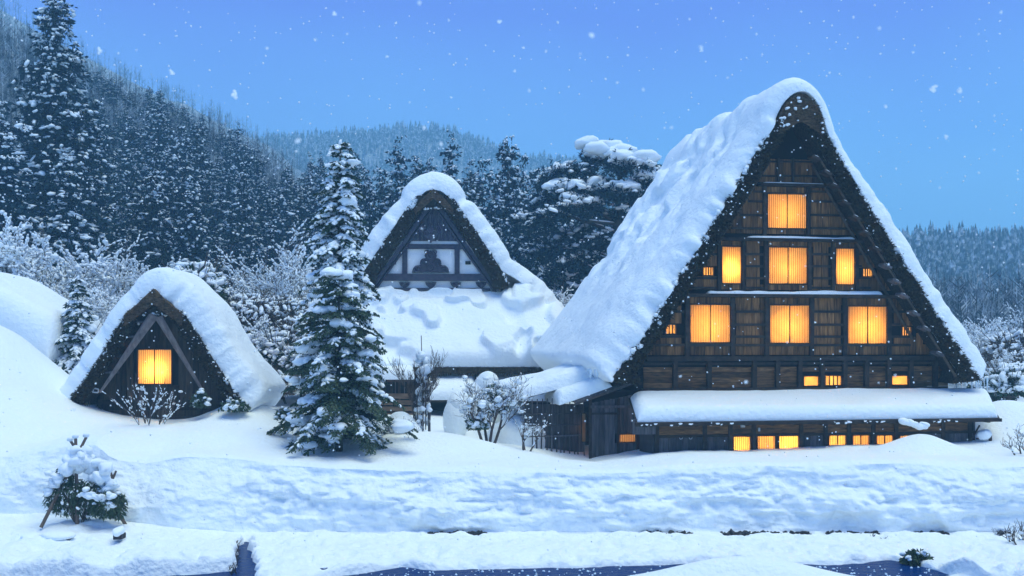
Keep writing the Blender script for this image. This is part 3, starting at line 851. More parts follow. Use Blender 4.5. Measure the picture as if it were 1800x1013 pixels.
    for p, q in zip(pxs[:-1], pxs[1:]):
        x0, x1 = Wx(p), Wx(q)
        for py in range(645, 692, 9):
            zc, zd = Wz(py), Wz(py + 8.4)
            hh = [h for h in holes[11:] if h[0] < x1 - .05 and h[1] > x0 + .05 and h[2] < zc and h[3] > zd]
            segs = [(x0 + .06, x1 - .06)]
            for h in hh:
                segs = [s for a_, b_ in segs for s in ((a_, min(b_, h[0] - .035)), (max(a_, h[1] + .035), b_)) if s[1] - s[0] > .06]
            for a_, b_ in segs:
                block("plank", a_, b_, -.03 - rngb.uniform(0, .015), .018, zd, zc, PLANK_H, root, .003)
    rail(686, 1128, 1660, .12, .2, "beam")
    # ---- soffit: rafter along each slope and short pole ends under the right side
    def soff(px, py, ly): x, z = bhit(px, py, ly); return (x, ly, z)
    bar("rafter", soff(1428, 290, -.14), soff(1604, 596, -.14), .085, .095, POLE_DARK, root)
    bar("rafter", soff(1352, 285, -.14), soff(1135, 622, -.14), .085, .095, POLE_DARK, root)
    bar("rafter", soff(1580, 500, -1.05), soff(1680, 662, -1.05), .06, .07, POLE_DARK, root)
    bar("rafter", soff(1436, 272, -1.06), soff(1580, 500, -1.05), .05, .06, POLE_DARK, root)
    for k, (px, py) in enumerate([(1437, 278), (1457, 304), (1470, 327), (1489, 357), (1507, 383), (1525, 410), (1543, 438), (1562, 468), (1578, 495), (1592, 520), (1611, 551), (1630, 578), (1653, 622)]):
        x, y, z = soff(px, py, -1.08)
        o = block("purlin_end", x - .24, x + .10, -1.18, -.75, z - .045, z + .045, GREY_WOOD if k > 6 else BEAM, root); o.rotation_euler = (0, R(25), 0)
        c = Acc(); c.lumps([(x - .08, -1.08, z + .06)], [(1, 0, -.3)], .12, .07, .035, k, .3); c.build("pole_snow", SNOW_TREE, root, True)
    # ---- side and back walls, so that nothing shows through from the side
    a = Acc()
    for sx in (-5.2, 5.2): a.box(sx - .06, sx + .06, .1, YB - .3, 0, 4.4)
    a.box(-5.2, 5.2, YB - .35, YB - .25, 0, 4.2); a.build("side_wall", DARK, root)
    a = Acc(); wall_holes(a, -5.5, 5.5, Wz(690), Wz(690) + .02, [], .12, YB - .4); a.build("upper_floor", DARK, root)
    # ---- lean-to roof along the front
    LY = -2.3
    xl, xr = bhit(1120, 738, LY)[0], bhit(1752, 738, LY)[0]
    zf_, zb_ = bhit(1402, 742, LY)[1], bhit(1402, 700, -.1)[1]
    xlb, xrb = bhit(1108, 700, -.1)[0], bhit(1735, 700, -.1)[0]
    us, vs_ = dense(0, 1, 130, .03, 9), dense(0, 1, 26, .25, 9)
    U, Vv = np.meshgrid(us, vs_, indexing='ij')
    X_ = (xl * (1 - U) + xr * U) * (1 - Vv) + (xlb * (1 - U) + xrb * U) * Vv
    Y_ = LY - .05 + (-.06 - LY) * Vv; Z_ = zf_ + .06 + (zb_ - zf_) * Vv
    P = np.stack([X_, Y_, Z_], -1); nrm = np.array([0, -(zb_ - zf_), -LY]); nrm /= np.linalg.norm(nrm)
    T = .44 + .07 * fbm(X_ * .5, Y_ * .8, 0, 80, 3) + .012 * fbm(X_ * 3, Y_ * 3, 0, 81, 3) - .08 * Vv
    snow_shell("lean_to_snow", P, nrm, T, us * (xr - xl), vs_ * 2.4, .34, SNOW, root)
    a = Acc()
    a.add([(xl - .05, LY - .1, zf_), (xr + .05, LY - .1, zf_), (xrb + .05, .0, zb_), (xlb - .05, .0, zb_), (xl - .05, LY - .1, zf_ + .05), (xr + .05, LY - .1, zf_ + .05), (xrb + .05, .0, zb_ + .05), (xlb - .05, .0, zb_ + .05)],
          [(0, 3, 2, 1), (4, 5, 6, 7), (0, 1, 5, 4), (1, 2, 6, 5), (2, 3, 7, 6), (3, 0, 4, 7)])
    a.build("lean_to_roof", BEAM, root)
    for k in range(15):
        xx = xl + .3 + (xr - xl - .6) * k / 14
        block("rafter_end", xx - .045, xx + .045, LY - .02, LY + .5, zf_ - .11, zf_ - .005, BEAM, root)
    block("eave_beam", xl - .1, xr + .1, LY - .16, LY - .08, zf_ - .07, zf_ + .045, BEAM, root)
    # torn snow along the eave
    g = np.random.default_rng(83); n = 170; xx = xl + (xr - xl) * np.sort(g.uniform(0, 1, n)); kk = fbm(xx * 1.2, 0, 0, 84, 3) > -.12; xx = xx[kk]; s = g.uniform(.015, .05, len(xx))
    a = Acc(); a.lumps(np.stack([xx, np.full(len(xx), LY - .13), zf_ - .03 + g.uniform(-.02, .04, len(xx))], 1), np.tile([1., 0, 0], (len(xx), 1)), s * 2.6, s, s, 85, .3, ICO_S); a.build("eave_snow", SNOW_TREE, root, True, "stuff")
    a = Acc(); hx, hz = bhit(1608, 742, LY - .2)     # a curl of snow sagging over the eave
    cs_ = [(hx - .42, .03), (hx - .2, -.02), (hx, -.10), (hx + .16, -.16), (hx + .3, -.15), (hx + .36, -.08)]
    a.lumps([(x, LY - .22, hz + dz) for x, dz in cs_], [(1, 0, -.3)] * 6, .20, .14, [.13, .13, .12, .12, .10, .08], 86, .12, ICO_L)
    a.build("sagging_snow", SNOW, root, True)
    # ---- ground floor under the lean-to
    GY = LY + .55
    q = lambda px, py: bhit(px, py, GY)
    ztop, zlow = q(1402, 742)[1] - .03, -.3
    gx0, gx1 = q(1150, 760)[0], q(1712, 760)[0]
    gw = [(1289, 768, 1318, 790, 1, 8, 7, .8), (1331, 767, 1363, 790, 1, 8, 1.2, .8), (1369, 767, 1403, 790, 1, 8, 9, .8), (1457, 766, 1486, 792, 2, 5, 9, .7), (1498, 766, 1527, 792, 2, 5, 9, .7), (1540, 766, 1569, 792, 2, 5, 9, .7), (1581, 766, 1605, 792, 1, 5, 6, .7)]
    gh = []
    for (a0, b0, a1, b1, pn, sl, pw, fr) in gw:
        x0, z1 = q(a0, b0); x1, z0 = q(a1, b1)
        window(root, x0, x1, z0 - .35, z1, GY - .01, pn, sl, 0, 0, .03)
        lamp(root, (x0 + x1) / 2, GY + .6, z1 - .3, pw * 7); gh.append((x0, x1, z0 - .35, z1))
    A = Acc(); wall_holes(A, gx0, gx1, zlow, ztop, gh, GY + .03, GY + .09); A.build("ground_floor_wall", DARK, root)
    for px in (1154, 1238, 1283, 1324, 1407, 1450, 1491, 1534, 1574, 1656, 1703):
        x = q(px, 760)[0]; block("post", x - .07, x + .07, GY - .09, GY + .02, zlow, ztop, BEAM, root)
    zr1 = q(1402, 764)[1]
    block("rail", gx0, gx1, GY - .075, GY - .005, zr1 - .04, zr1 + .04, BEAM, root)
    pp = [1154, 1238, 1283, 1324, 1407, 1450, 1491, 1534, 1574, 1656, 1703]
    for p, q2 in zip(pp[:-1], pp[1:]):                          # the brown boards above the windows
        x0, x1 = q(p, 760)[0] + .07, q(q2, 760)[0] - .07
        for k in range(2):
            za_, zb2 = zr1 + .05 + k * (ztop - zr1 - .06) / 2, zr1 + .05 + (k + 1) * (ztop - zr1 - .06) / 2 - .012
            block("plank", x0, x1, GY - .03 - rngb.uniform(0, .01), GY + .025, za_, zb2, PLANK_H, root)
    x = gx0 + .08
    while x < gx1 - .1:
        w = rngb.uniform(.17, .26)
        if not any(h[0] - .04 < x + w and h[1] + .04 > x for h in gh):
            block("plank", x + .006, x + w - .006, GY - .03 - rngb.uniform(0, .012), GY + .025, zlow, zr1 - .05, GREY_WOOD, root)
        x += w
    for px in (1196, 1213):                                     # two round white rings by the doors
        x, z = q(px, 769); th_ = np.linspace(0, 2 * np.pi, 17)
        pr = np.stack([x + .055 * np.cos(th_), np.full(17, GY - .06), z + .055 * np.sin(th_)], 1)
        a = Acc(); a.tubes(pr[:-1], pr[1:], .012, .012, 5); a.build("ring", METAL, root, True)
    x, z = q(1304, 748); block("meter_box", x - .07, x + .07, GY - .12, GY - .035, z - .06, z + .06, METAL, root)
    x, z = q(1333, 755); block("light_switch", x - .03, x + .03, GY - .1, GY - .035, z - .06, z + .06, METAL, root)
    for ex in (gx0 - .05, gx1): a = Acc(); a.box(ex, ex + .05, GY, -.1, zlow, ztop + .1); a.build("lean_to_end_wall", GREY_WOOD, root)
    # left side: board wing under the lean-to roof
    x0 = bhit(1112, 740, LY + .1)[0]; x1 = gx0 - .05; k = 0; z1, z0 = bhit(1130, 737, LY + .1)[1], bhit(1130, 764, LY + .1)[1]
    xx = x0
    while xx < x1 - .05:
        block("plank", xx + .005, min(xx + .2, x1) - .005, LY + .08, LY + .12, z0, z1, GREY_WOOD, root); xx += .2
    # far right: end bracket and little snow ball on a stand
    x, z = bhit(1728, 770, LY + .2)
    block("bracket", x - .25, x + .32, LY + .15, LY + .23, z - .05, z + .0, BEAM, root)
    block("bracket", x + .24, x + .31, LY + .14, LY + .24, z - .7, z + .1, BEAM, root)
    bar("brace", (bhit(1706, 765, LY + .2)[0], LY + .2, z - .1), (bhit(1722, 745, LY + .2)[0], LY + .2, z + .45), .05, .05, BEAM, root)
    a = Acc(); a.lumps([(x + .02, LY + .18, z + .12)], [(1, 0, .1)], .27, .22, .19, 90, .12, ICO_L); a.build("bracket_snow", SNOW, root, True)
    # ---- icicles under both eaves
    g = random.Random(9)
    for k in range(16):
        px = 1663 + k * 4.8 + g.uniform(-1.5, 1.5); yy = g.uniform(.0, 2.5); x, z = bhit(px, 671, yy - .2)
        icicle(root, x, yy - .2, ze + .0 + .02, g.uniform(.3, .8) if k < 11 else g.uniform(.5, .95), g.uniform(.018, .038))
    for k in range(16):
        px = 1036 + k * 2.2; x = bhit(px, 648, YF + .1 + k * .03)[0]
        icicle(root, x + .05, YF + .15 + g.uniform(0, .8), bhit(px, 650 - .2 * k, YF)[1], g.uniform(.25, .5), g.uniform(.015, .03))
    return root
POLE_DARK = mat("rafter_wood", (0.04, 0.028, 0.02), 0.8, (0.10, 0.07, 0.045), (8, 8, 8), 0.01, (20, 20, 20))
big_house()

# ------------------------------------------------------------------ plank shed against its left side
def shed():
    loc, hit = frame_of(1060, 37.2, 9, 1.5)
    root = thing("plank_shed", "low grey plank shed under sloping snow, left of the big thatched farmhouse", "shed", loc, R(9))
    g = random.Random(21)
    # front wall: planks, door, one lit slot ; left wall set back with poles in front
    xa, xb = hit(1037, 760)[0], hit(1150, 760)[0]
    z0 = -.1; zt = hit(1060, 708)[1]
    lit = (*[hit(1087, 764)[0], hit(1117, 764)[0]], hit(1100, 777)[1], hit(1100, 764)[1])
    A = Acc(); wall_holes(A, xa, xb, z0, zt + .4, [lit], .03, .1); A.build("wall", DARK, root)
    window(root, *lit[:2], lit[2], lit[3], -.0, 1, 8, 2, 0, .03)
    x = xa
    while x < xb - .06:
        w = g.uniform(.15, .22); rise = (x - xa) * .18
        segs = [(z0, zt + rise)]
        if lit[0] - .04 < x + w and lit[1] + .04 > x: segs = [(z0, lit[2] - .04), (lit[3] + .04, zt + rise)]
        for s0, s1 in segs: block("plank", x + .006, x + w - .006, -.03 - g.uniform(0, .02), .025, s0, s1, GREY_WOOD, root, .004)
        x += w
    for px in (1037, 1086, 1120): 
        x = hit(px, 760)[0]; block("post", x - .05, x + .05, -.1, -.032, z0, zt + .15, BEAM, root)
    zr = hit(1060, 727)[1]; block("rail", xa, hit(1086, 727)[0], -.09, -.031, zr - .035, zr + .035, BEAM, root)
    zr = hit(1060, 715)[1]; block("rail", xa, xb, -.12, -.031, zr - .05, zr + .05, GREY_WOOD, root)
    # recessed open bay with standing poles
    xc = hit(930, 760)[0]
    A = Acc(); A.box(xc, xa, 1.0, 1.06, z0, zt - .1); A.build("wall", GREY_WOOD, root)
    for k in range(13):
        px = 936 + k * 8.2 + g.uniform(-2, 2); x, _ = hit(px, 740, .5); zz = hit(px, 702 - k * .4, .5)[1]
        lean = g.uniform(-.06, .06)
        p = Acc(); p.tubes([(x, .5 + g.uniform(-.1, .1), z0)], [(x + lean, .5, zz)], [g.uniform(.022, .04)], [.02], 6, True); p.build("pole", GREY_WOOD, root)
    for py in (728, 748, 767):
        zz = hit(980, py, .42)[1]; b_ = Acc(); b_.tubes([(xc, .42, zz)], [(hit(1020, py, .42)[0], .42, zz + .02)], [.025], [.025], 5); b_.build("pole", GREY_WOOD, root)
    x = xc + .1
    while x < xa - .1:
        block("plank", x + .006, x + .2, .93, .99, z0, hit(980, 765, .9)[1], GREY_WOOD, root); x += .21
    # narrow slot of yellow light
    x0, x1 = hit(1023, 750, .3)[0], hit(1030, 750, .3)[0]; za, zb = hit(1026, 777, .3)[1], hit(1026, 727, .3)[1]
    window(root, x0, x1, za, zb, .3, 1, 0, .25, 0, .025)
    a = Acc(); a.box(x0 - .3, x1 + .3, 1.1, 1.16, za - .2, zb + .2); a.build("inner_wall", DARK, root)
    # main shed roof: a plane falling to the left, with the slanted barge board in front
    def slab(name, quad, th, seed, r=.25, nn=(60, 30)):
        quad = np.array(quad, float)
        u, v = dense(0, 1, nn[0], .12, 8), dense(0, 1, nn[1], .12, 8); U, V_ = np.meshgrid(u, v, indexing='ij')
        P = (quad[0] * ((1 - U) * (1 - V_))[..., None] + quad[1] * (U * (1 - V_))[..., None] + quad[2] * (U * V_)[..., None] + quad[3] * ((1 - U) * V_)[..., None])
        nn_ = np.cross(quad[1] - quad[0], quad[3] - quad[0]); nn_ /= np.linalg.norm(nn_)
        T = th * (1 + .22 * fbm(P[..., 0] * .9, P[..., 1] * .9, 0, seed, 3))
        return snow_shell(name, P, nn_, T, u * np.linalg.norm(quad[1] - quad[0]), v * np.linalg.norm(quad[3] - quad[0]), r, SNOW, root)
    def pt(px, py, ly): x, z = hit(px, py, ly); return (x, ly, z)
    A = pt(1010, 708, -.35); B = pt(1124, 667, -.35)
    B2 = (B[0], 2.4, B[2]); A2 = (A[0], 2.4, A[2])
    a = Acc(); a.tubes([A], [B], [.10], [.10], 4, True); a.build("barge_board", GREY_WOOD, root)
    a = Acc(); up = np.array([0, 0, .06])
    a.add([A, B, B2, A2, A + up, B + up, B2 + up, A2 + up], [(0, 3, 2, 1), (4, 5, 6, 7), (0, 1, 5, 4), (1, 2, 6, 5), (2, 3, 7, 6), (3, 0, 4, 7)]); a.build("roof", BEAM, root)
    slab("roof_snow", [np.array(A) + [-.55, -.02, -.06], np.array(B) + [-1.0, -.02, -.26], np.array(B2) + [-1.0, 0, -.26], np.array(A2) + [-.55, 0, -.06]], .42, 91)
    C = pt(905, 706, .6); D = pt(1045, 668, .6)
    a = Acc(); C2, D2 = (C[0], 5.0, C[2]), (D[0], 5.0, D[2])
    a.add([C, D, D2, C2, C + up, D + up, D2 + up, C2 + up], [(0, 3, 2, 1), (4, 5, 6, 7), (0, 1, 5, 4), (1, 2, 6, 5), (2, 3, 7, 6), (3, 0, 4, 7)]); a.build("roof", BEAM, root)
    slab("roof_snow", [np.array(C) + [-.1, -.1, .04], np.array(D) + [0, -.1, .04], np.array(D2) + [0, 0, .04], np.array(C2) + [-.1, 0, .04]], .5, 92)
    g = random.Random(4)
    for k in range(14):
        t = g.uniform(0, .8); p = np.array(C) * (1 - t) + np.array(D) * t; icicle(root, p[0], p[1] + .02, p[2] + .02, g.uniform(.08, .3), g.uniform(.01, .02))
shed()
# ------------------------------------------------------------------ smaller thatched gables
def gable_roof(root, hit, cpx, prof, ti, YF, YB, thick, seed, cap, n_tuft, rough=.06, edge_r=.5, ragged=.45, skirt=None, lumpy=.05, peak=False):
    """thatch with a ridge bundle and snow; prof = (offset px, py) from the eave up on the plane YF; cap = (half width px, top py, low py)"""
    f = lambda px, py: hit(px, py, YF)
    k0 = f(cpx + 100, 600)[0] - f(cpx, 600)[0]
    pr = np.array([(o * k0 / 100, f(cpx, py)[1]) for o, py in prof])
    cw, ctop, clow = cap[0] * k0 / 100, f(cpx, cap[1])[1], f(cpx, cap[2])[1]
    pr, _ = resample(smooth_poly(pr, 2), 26)
    hp = np.concatenate([pr, [(cw * .5, clow + .04), (0, clow + .08)]])
    outer = np.concatenate([hp * [-1, 1], hp[-2::-1]])
    inn = hp.copy(); inn[:, 0] = np.maximum(inn[:, 0] - ti, 0); inn[0, 1] -= .1
    sl = (hp[0, 0] - hp[20, 0]) / (hp[20, 1] - hp[0, 1]); za = hp[20, 1] + hp[20, 0] / sl - ti / sl
    inn[:, 1] = np.where(inn[:, 0] <= 0, za, inn[:, 1])
    inner = np.concatenate([inn * [-1, 1], inn[-2::-1]])
    th, Fr = thatch_slab("thatched_roof", outer, inner, YF, YB, THATCH, root, seed, 18, 7, rough)
    tufts("straw_ends", Fr, n_tuft, STRAW, root, seed + 1, (.07, .2), (.01, .024))
    flecks("snow_flecks", Fr, n_tuft // 60, SNOW_TREE, root, seed + 2, (.010, .032), 2.0, -.1)
    # ridge bundle: a band of tied straw bent over the ridge
    aa = np.linspace(-1, 1, 23)
    topc = np.stack([aa * cw, ctop - (ctop - clow) * np.abs(aa) ** (1.0 if peak else 1.3)], 1)
    botc = np.stack([aa * cw * .96, (ctop - cap[3] * k0 / 100) - (ctop - clow) * .80 * np.abs(aa) ** 1.0], 1)
    ys = np.linspace(YF - .2, YB, 10)
    G = np.stack([np.stack([topc[:, 0], np.full(23, y), topc[:, 1]], 1) for y in ys], 1)
    G[..., 2] += .04 * fbm(G[..., 0] * 5, G[..., 1] * 2, 0, seed + 3, 3)
    FF = np.stack([np.stack([topc[:, 0] * (1 - t) + botc[:, 0] * t, np.full(23, YF - .2), topc[:, 1] * (1 - t) + botc[:, 1] * t], 1) for t in np.linspace(0, 1, 7)], 1)
    FF[:, 0] = G[:, 0]
    FF[..., 1] += .05 * fbm(FF[..., 0] * 7, FF[..., 2] * 7, 0, seed + 4, 3)
    a = Acc(); a.add(G, grid_faces(23, 10)); a.add(FF, grid_faces(23, 7))
    U_ = np.stack([FF[:, -1], FF[:, -1] + [0, YB - YF, 0]], 1); a.add(U_, grid_faces(23, 2))
    a.build("ridge_bundle", RIDGE_STRAW, root, True)
    tufts("ridge_straw_ends", FF, n_tuft // 8, RIDGE_STRAW, root, seed + 5, (.06, .16), (.008, .018))
    # snow
    base = [tuple(p) for p in pr if p[1] < clow - .1 and (not skirt or p[1] > f(cpx, 478)[1])] + ([(cw * 1.02, clow), (cw * .7, clow + (ctop - clow) * .34), (cw * .34, clow + (ctop - clow) * .70), (0, ctop + .03)] if peak else [(cw * 1.03, clow), (cw * .8, clow + (ctop - clow) * .62), (cw * .4, ctop - .02), (0, ctop + .03)])
    if skirt: base = [(o * k0 / 100, f(cpx, py)[1]) for o, py in skirt] + base
    base = np.array(base)
    full = smooth_poly(np.concatenate([base * [-1, 1], base[-2::-1]]), 2)
    u = dense(0, 1, 130, .06, 9); pts, su = resample(full, u)
    tg = np.gradient(pts, axis=0); tg /= np.linalg.norm(tg, axis=1, keepdims=True); nr = np.stack([-tg[:, 1], tg[:, 0]], 1)
    for _ in range(10): nr = np.concatenate([nr[:1], (nr[:-2] + nr[1:-1] * 2 + nr[2:]) / 4, nr[-1:]])
    nr /= np.linalg.norm(nr, axis=1, keepdims=True)
    sv = dense(YF - .05, YB + .3, 60, .7, 9)
    P = np.stack([np.stack([pts[:, 0], np.full(len(u), y), pts[:, 1]], 1) for y in sv], 1)
    N = np.stack([nr[:, 0], 0 * nr[:, 0], nr[:, 1]], 1)[:, None, :]
    tt = thick(pts[:, 0], pts[:, 1])[:, None]
    T = tt * (1 + .16 * fbm(su[:, None] * .5 + seed, P[..., 1] * .5, 0, seed + 6, 3)) + lumpy * fbm(su[:, None] * 1.6, P[..., 1] * 1.6, 0, seed + 7, 3) + .014 * fbm(su[:, None] * 4.5, P[..., 1] * 4.5, 0, seed + 17, 3)
    edge = np.exp(-np.maximum(P[..., 1] - YF, 0) / .3); near = 1 - np.exp(-(pts[:, 0] / 1.0) ** 2)[:, None]
    T = T * (1 - ragged * edge * (fbm(su[:, None] * 3, 0 * P[..., 1], 0, seed + 8, 5) * 2 + .4).clip(0, 1))
    P[..., 1] += edge * .12 * (fbm(su[:, None] * 2.4, 0 * P[..., 1], 0, seed + 9, 4) * 2.2 + .2).clip(-.6, 1)
    snow_shell("roof_snow", P, N, np.maximum(T, .05), su, sv, edge_r, SNOW, root)
    g = np.random.default_rng(seed + 10); nC = 200
    ii = g.integers(1, len(outer) - 2, nC); fu = g.uniform(0, 1, nC)[:, None]
    pc = Fr[ii, 0] * (1 - fu) + Fr[ii + 1, 0] * fu; pc[:, 1] += g.uniform(-.06, .2, nC)
    pc[:, 0] -= np.sign(pc[:, 0]) * g.uniform(-.05, .14, nC)
    s = g.uniform(.025, .07, nC); a = Acc(); a.lumps(pc, g.normal(0, 1, (nC, 3)), s * 1.4, s, s, seed, .35, ICO_S); a.build("snow_clumps", SNOW_TREE, root, True, "stuff")
    return za, sl, Fr

def hut():
    loc, hit = frame_of(290.5, 37.4, -3, 2.6)
    root = thing("thatched_hut", "small thatched hut with a thick snow cap and one glowing window under its gable", "hut", loc, R(-3))
    prof = [(167, 722), (150, 700), (112, 648), (80, 598), (58, 560), (46, 546)]
    th = lambda x, z: (.66 + .12 * sstep(-.6, 1.2, x)) + .10 * np.exp(-(x / 1.1) ** 2) + .10 * sstep(2.0, 3.2, x)
    za, sl, Fr = gable_roof(root, hit, 273, prof, .56, -.9, 1.9, th, 200, (52, 508, 556, 26), 5200, edge_r=.45, lumpy=.035, ragged=.2, peak=True)
    # gable wall with its window
    W = lambda px, py, ly=0: hit(px, py, ly)
    x0, z1 = W(243, 615); x1, z0 = W(302, 675)
    window(root, x0, x1, z0, z1, -.02, 2, 9, 24, 0, .04)
    A = Acc(); wall_holes(A, -2.55, 2.55, -.6, W(272, 688)[1], [], .03, .1)
    zz = W(272, 688)[1]; steps = 9; ztop = W(272, 556)[1]
    for k in range(steps):
        a0, a1 = zz + (ztop - zz) * k / steps, zz + (ztop - zz) * (k + 1) / steps
        hw = max((za - a0) * sl + .3, .2); wall_holes(A, -hw, hw, a0, a1, [(x0, x1, z0, z1)], .03, .1)
    A.box(-2.55, -2.45, .1, 1.8, -.6, zz + .2); A.box(2.45, 2.55, .1, 1.8, -.6, zz + .2); A.box(-2.2, 2.2, 1.7, 1.8, -.6, zz + .4)
    A.build("wall", DARK, root)
    g = random.Random(31)
    x = -2.4
    while x < 2.3:                                     # vertical boards of the gable
        w = g.uniform(.18, .28); s = [(W(272, 705)[1], za - max(min(abs(x), abs(x + w)) - .1, 0) / sl)]
        if x + w > x0 - .04 and x < x1 + .04: s = [(s[0][0], z0 - .05), (z1 + .05, s[0][1])]
        for s0, s1 in s:
            if s1 - s0 > .1: block("plank", x + .005, x + w - .005, -.03 - g.uniform(0, .01), .025, s0, s1, PLANK_D, root)
        x += w
    for k in range(5):                                 # horizontal boards below
        zc = W(272, 712)[1] - .2 * k
        block("plank", W(182, 700)[0], W(385, 700)[0], -.06 - g.uniform(0, .012), .0, zc - .19, zc, PLANK_D, root)
    block("beam", W(176, 700)[0], W(392, 700)[0], -.12, -.0, W(272, 711)[1], W(272, 703)[1], BEAM, root)
    for px in (178, 272, 352): 
        xx = W(px, 720)[0]; block("post", xx - .06, xx + .06, -.13, -.06, -.6, W(272, 703)[1], BEAM, root)
    # barge boards
    b3 = lambda px, py, ly: np.array([hit(px, py, ly)[0], ly, hit(px, py, ly)[1]])
    bar("barge_board", b3(271, 553, -.86), b3(176, 690, -.86), .26, .06, BARGE, root)
    bar("barge_board", b3(279, 558, -.98), b3(358, 690, -1.0), .20, .06, BARGE, root)
    for (px, py) in [(250, 566), (232, 592), (214, 626), (196, 655)]:
        x, y, z = b3(px, py, -.75); o = block("purlin_end", x - .18, x + .12, -.85, -.4, z - .035, z + .035, GREY_WOOD, root)
    x, y, z = b3(168, 687, -.8)
    ring = np.array([(x - .11, -.8, z - .05), (x + .09, -.8, z - .07), (x + .11, -.8, z + .05), (x - .06, -.8, z + .09), (x - .11, -.8, z - .05)])
    a = Acc(); a.tubes(ring[:-1], ring[1:], .025, .025, 5); a.build("lamp_bracket", METAL, root)
    # bundle of dry straw beside the wall
    a = Acc(); q = np.random.default_rng(3); n = 160
    bx = W(158, 700)[0] + q.uniform(-.2, .2, n); a.rhombs(np.stack([bx, q.uniform(-.75, -.45, n), W(272, 722)[1] + q.uniform(-.2, .15, n)], 1), np.stack([q.normal(0, .03, n), q.normal(0, .02, n), np.full(n, .32)], 1), np.tile([.014, 0, 0], (n, 1)))
    a.build("straw_bundle", DRY, root, kind="stuff")
    a = Acc(); xa, za_ = W(333, 738, -.3); a.box(xa - .25, xa + .35, -.25, -.2, za_ - .2, za_ + .12); a.build("low_frame", GREY_WOOD, root)
hut()

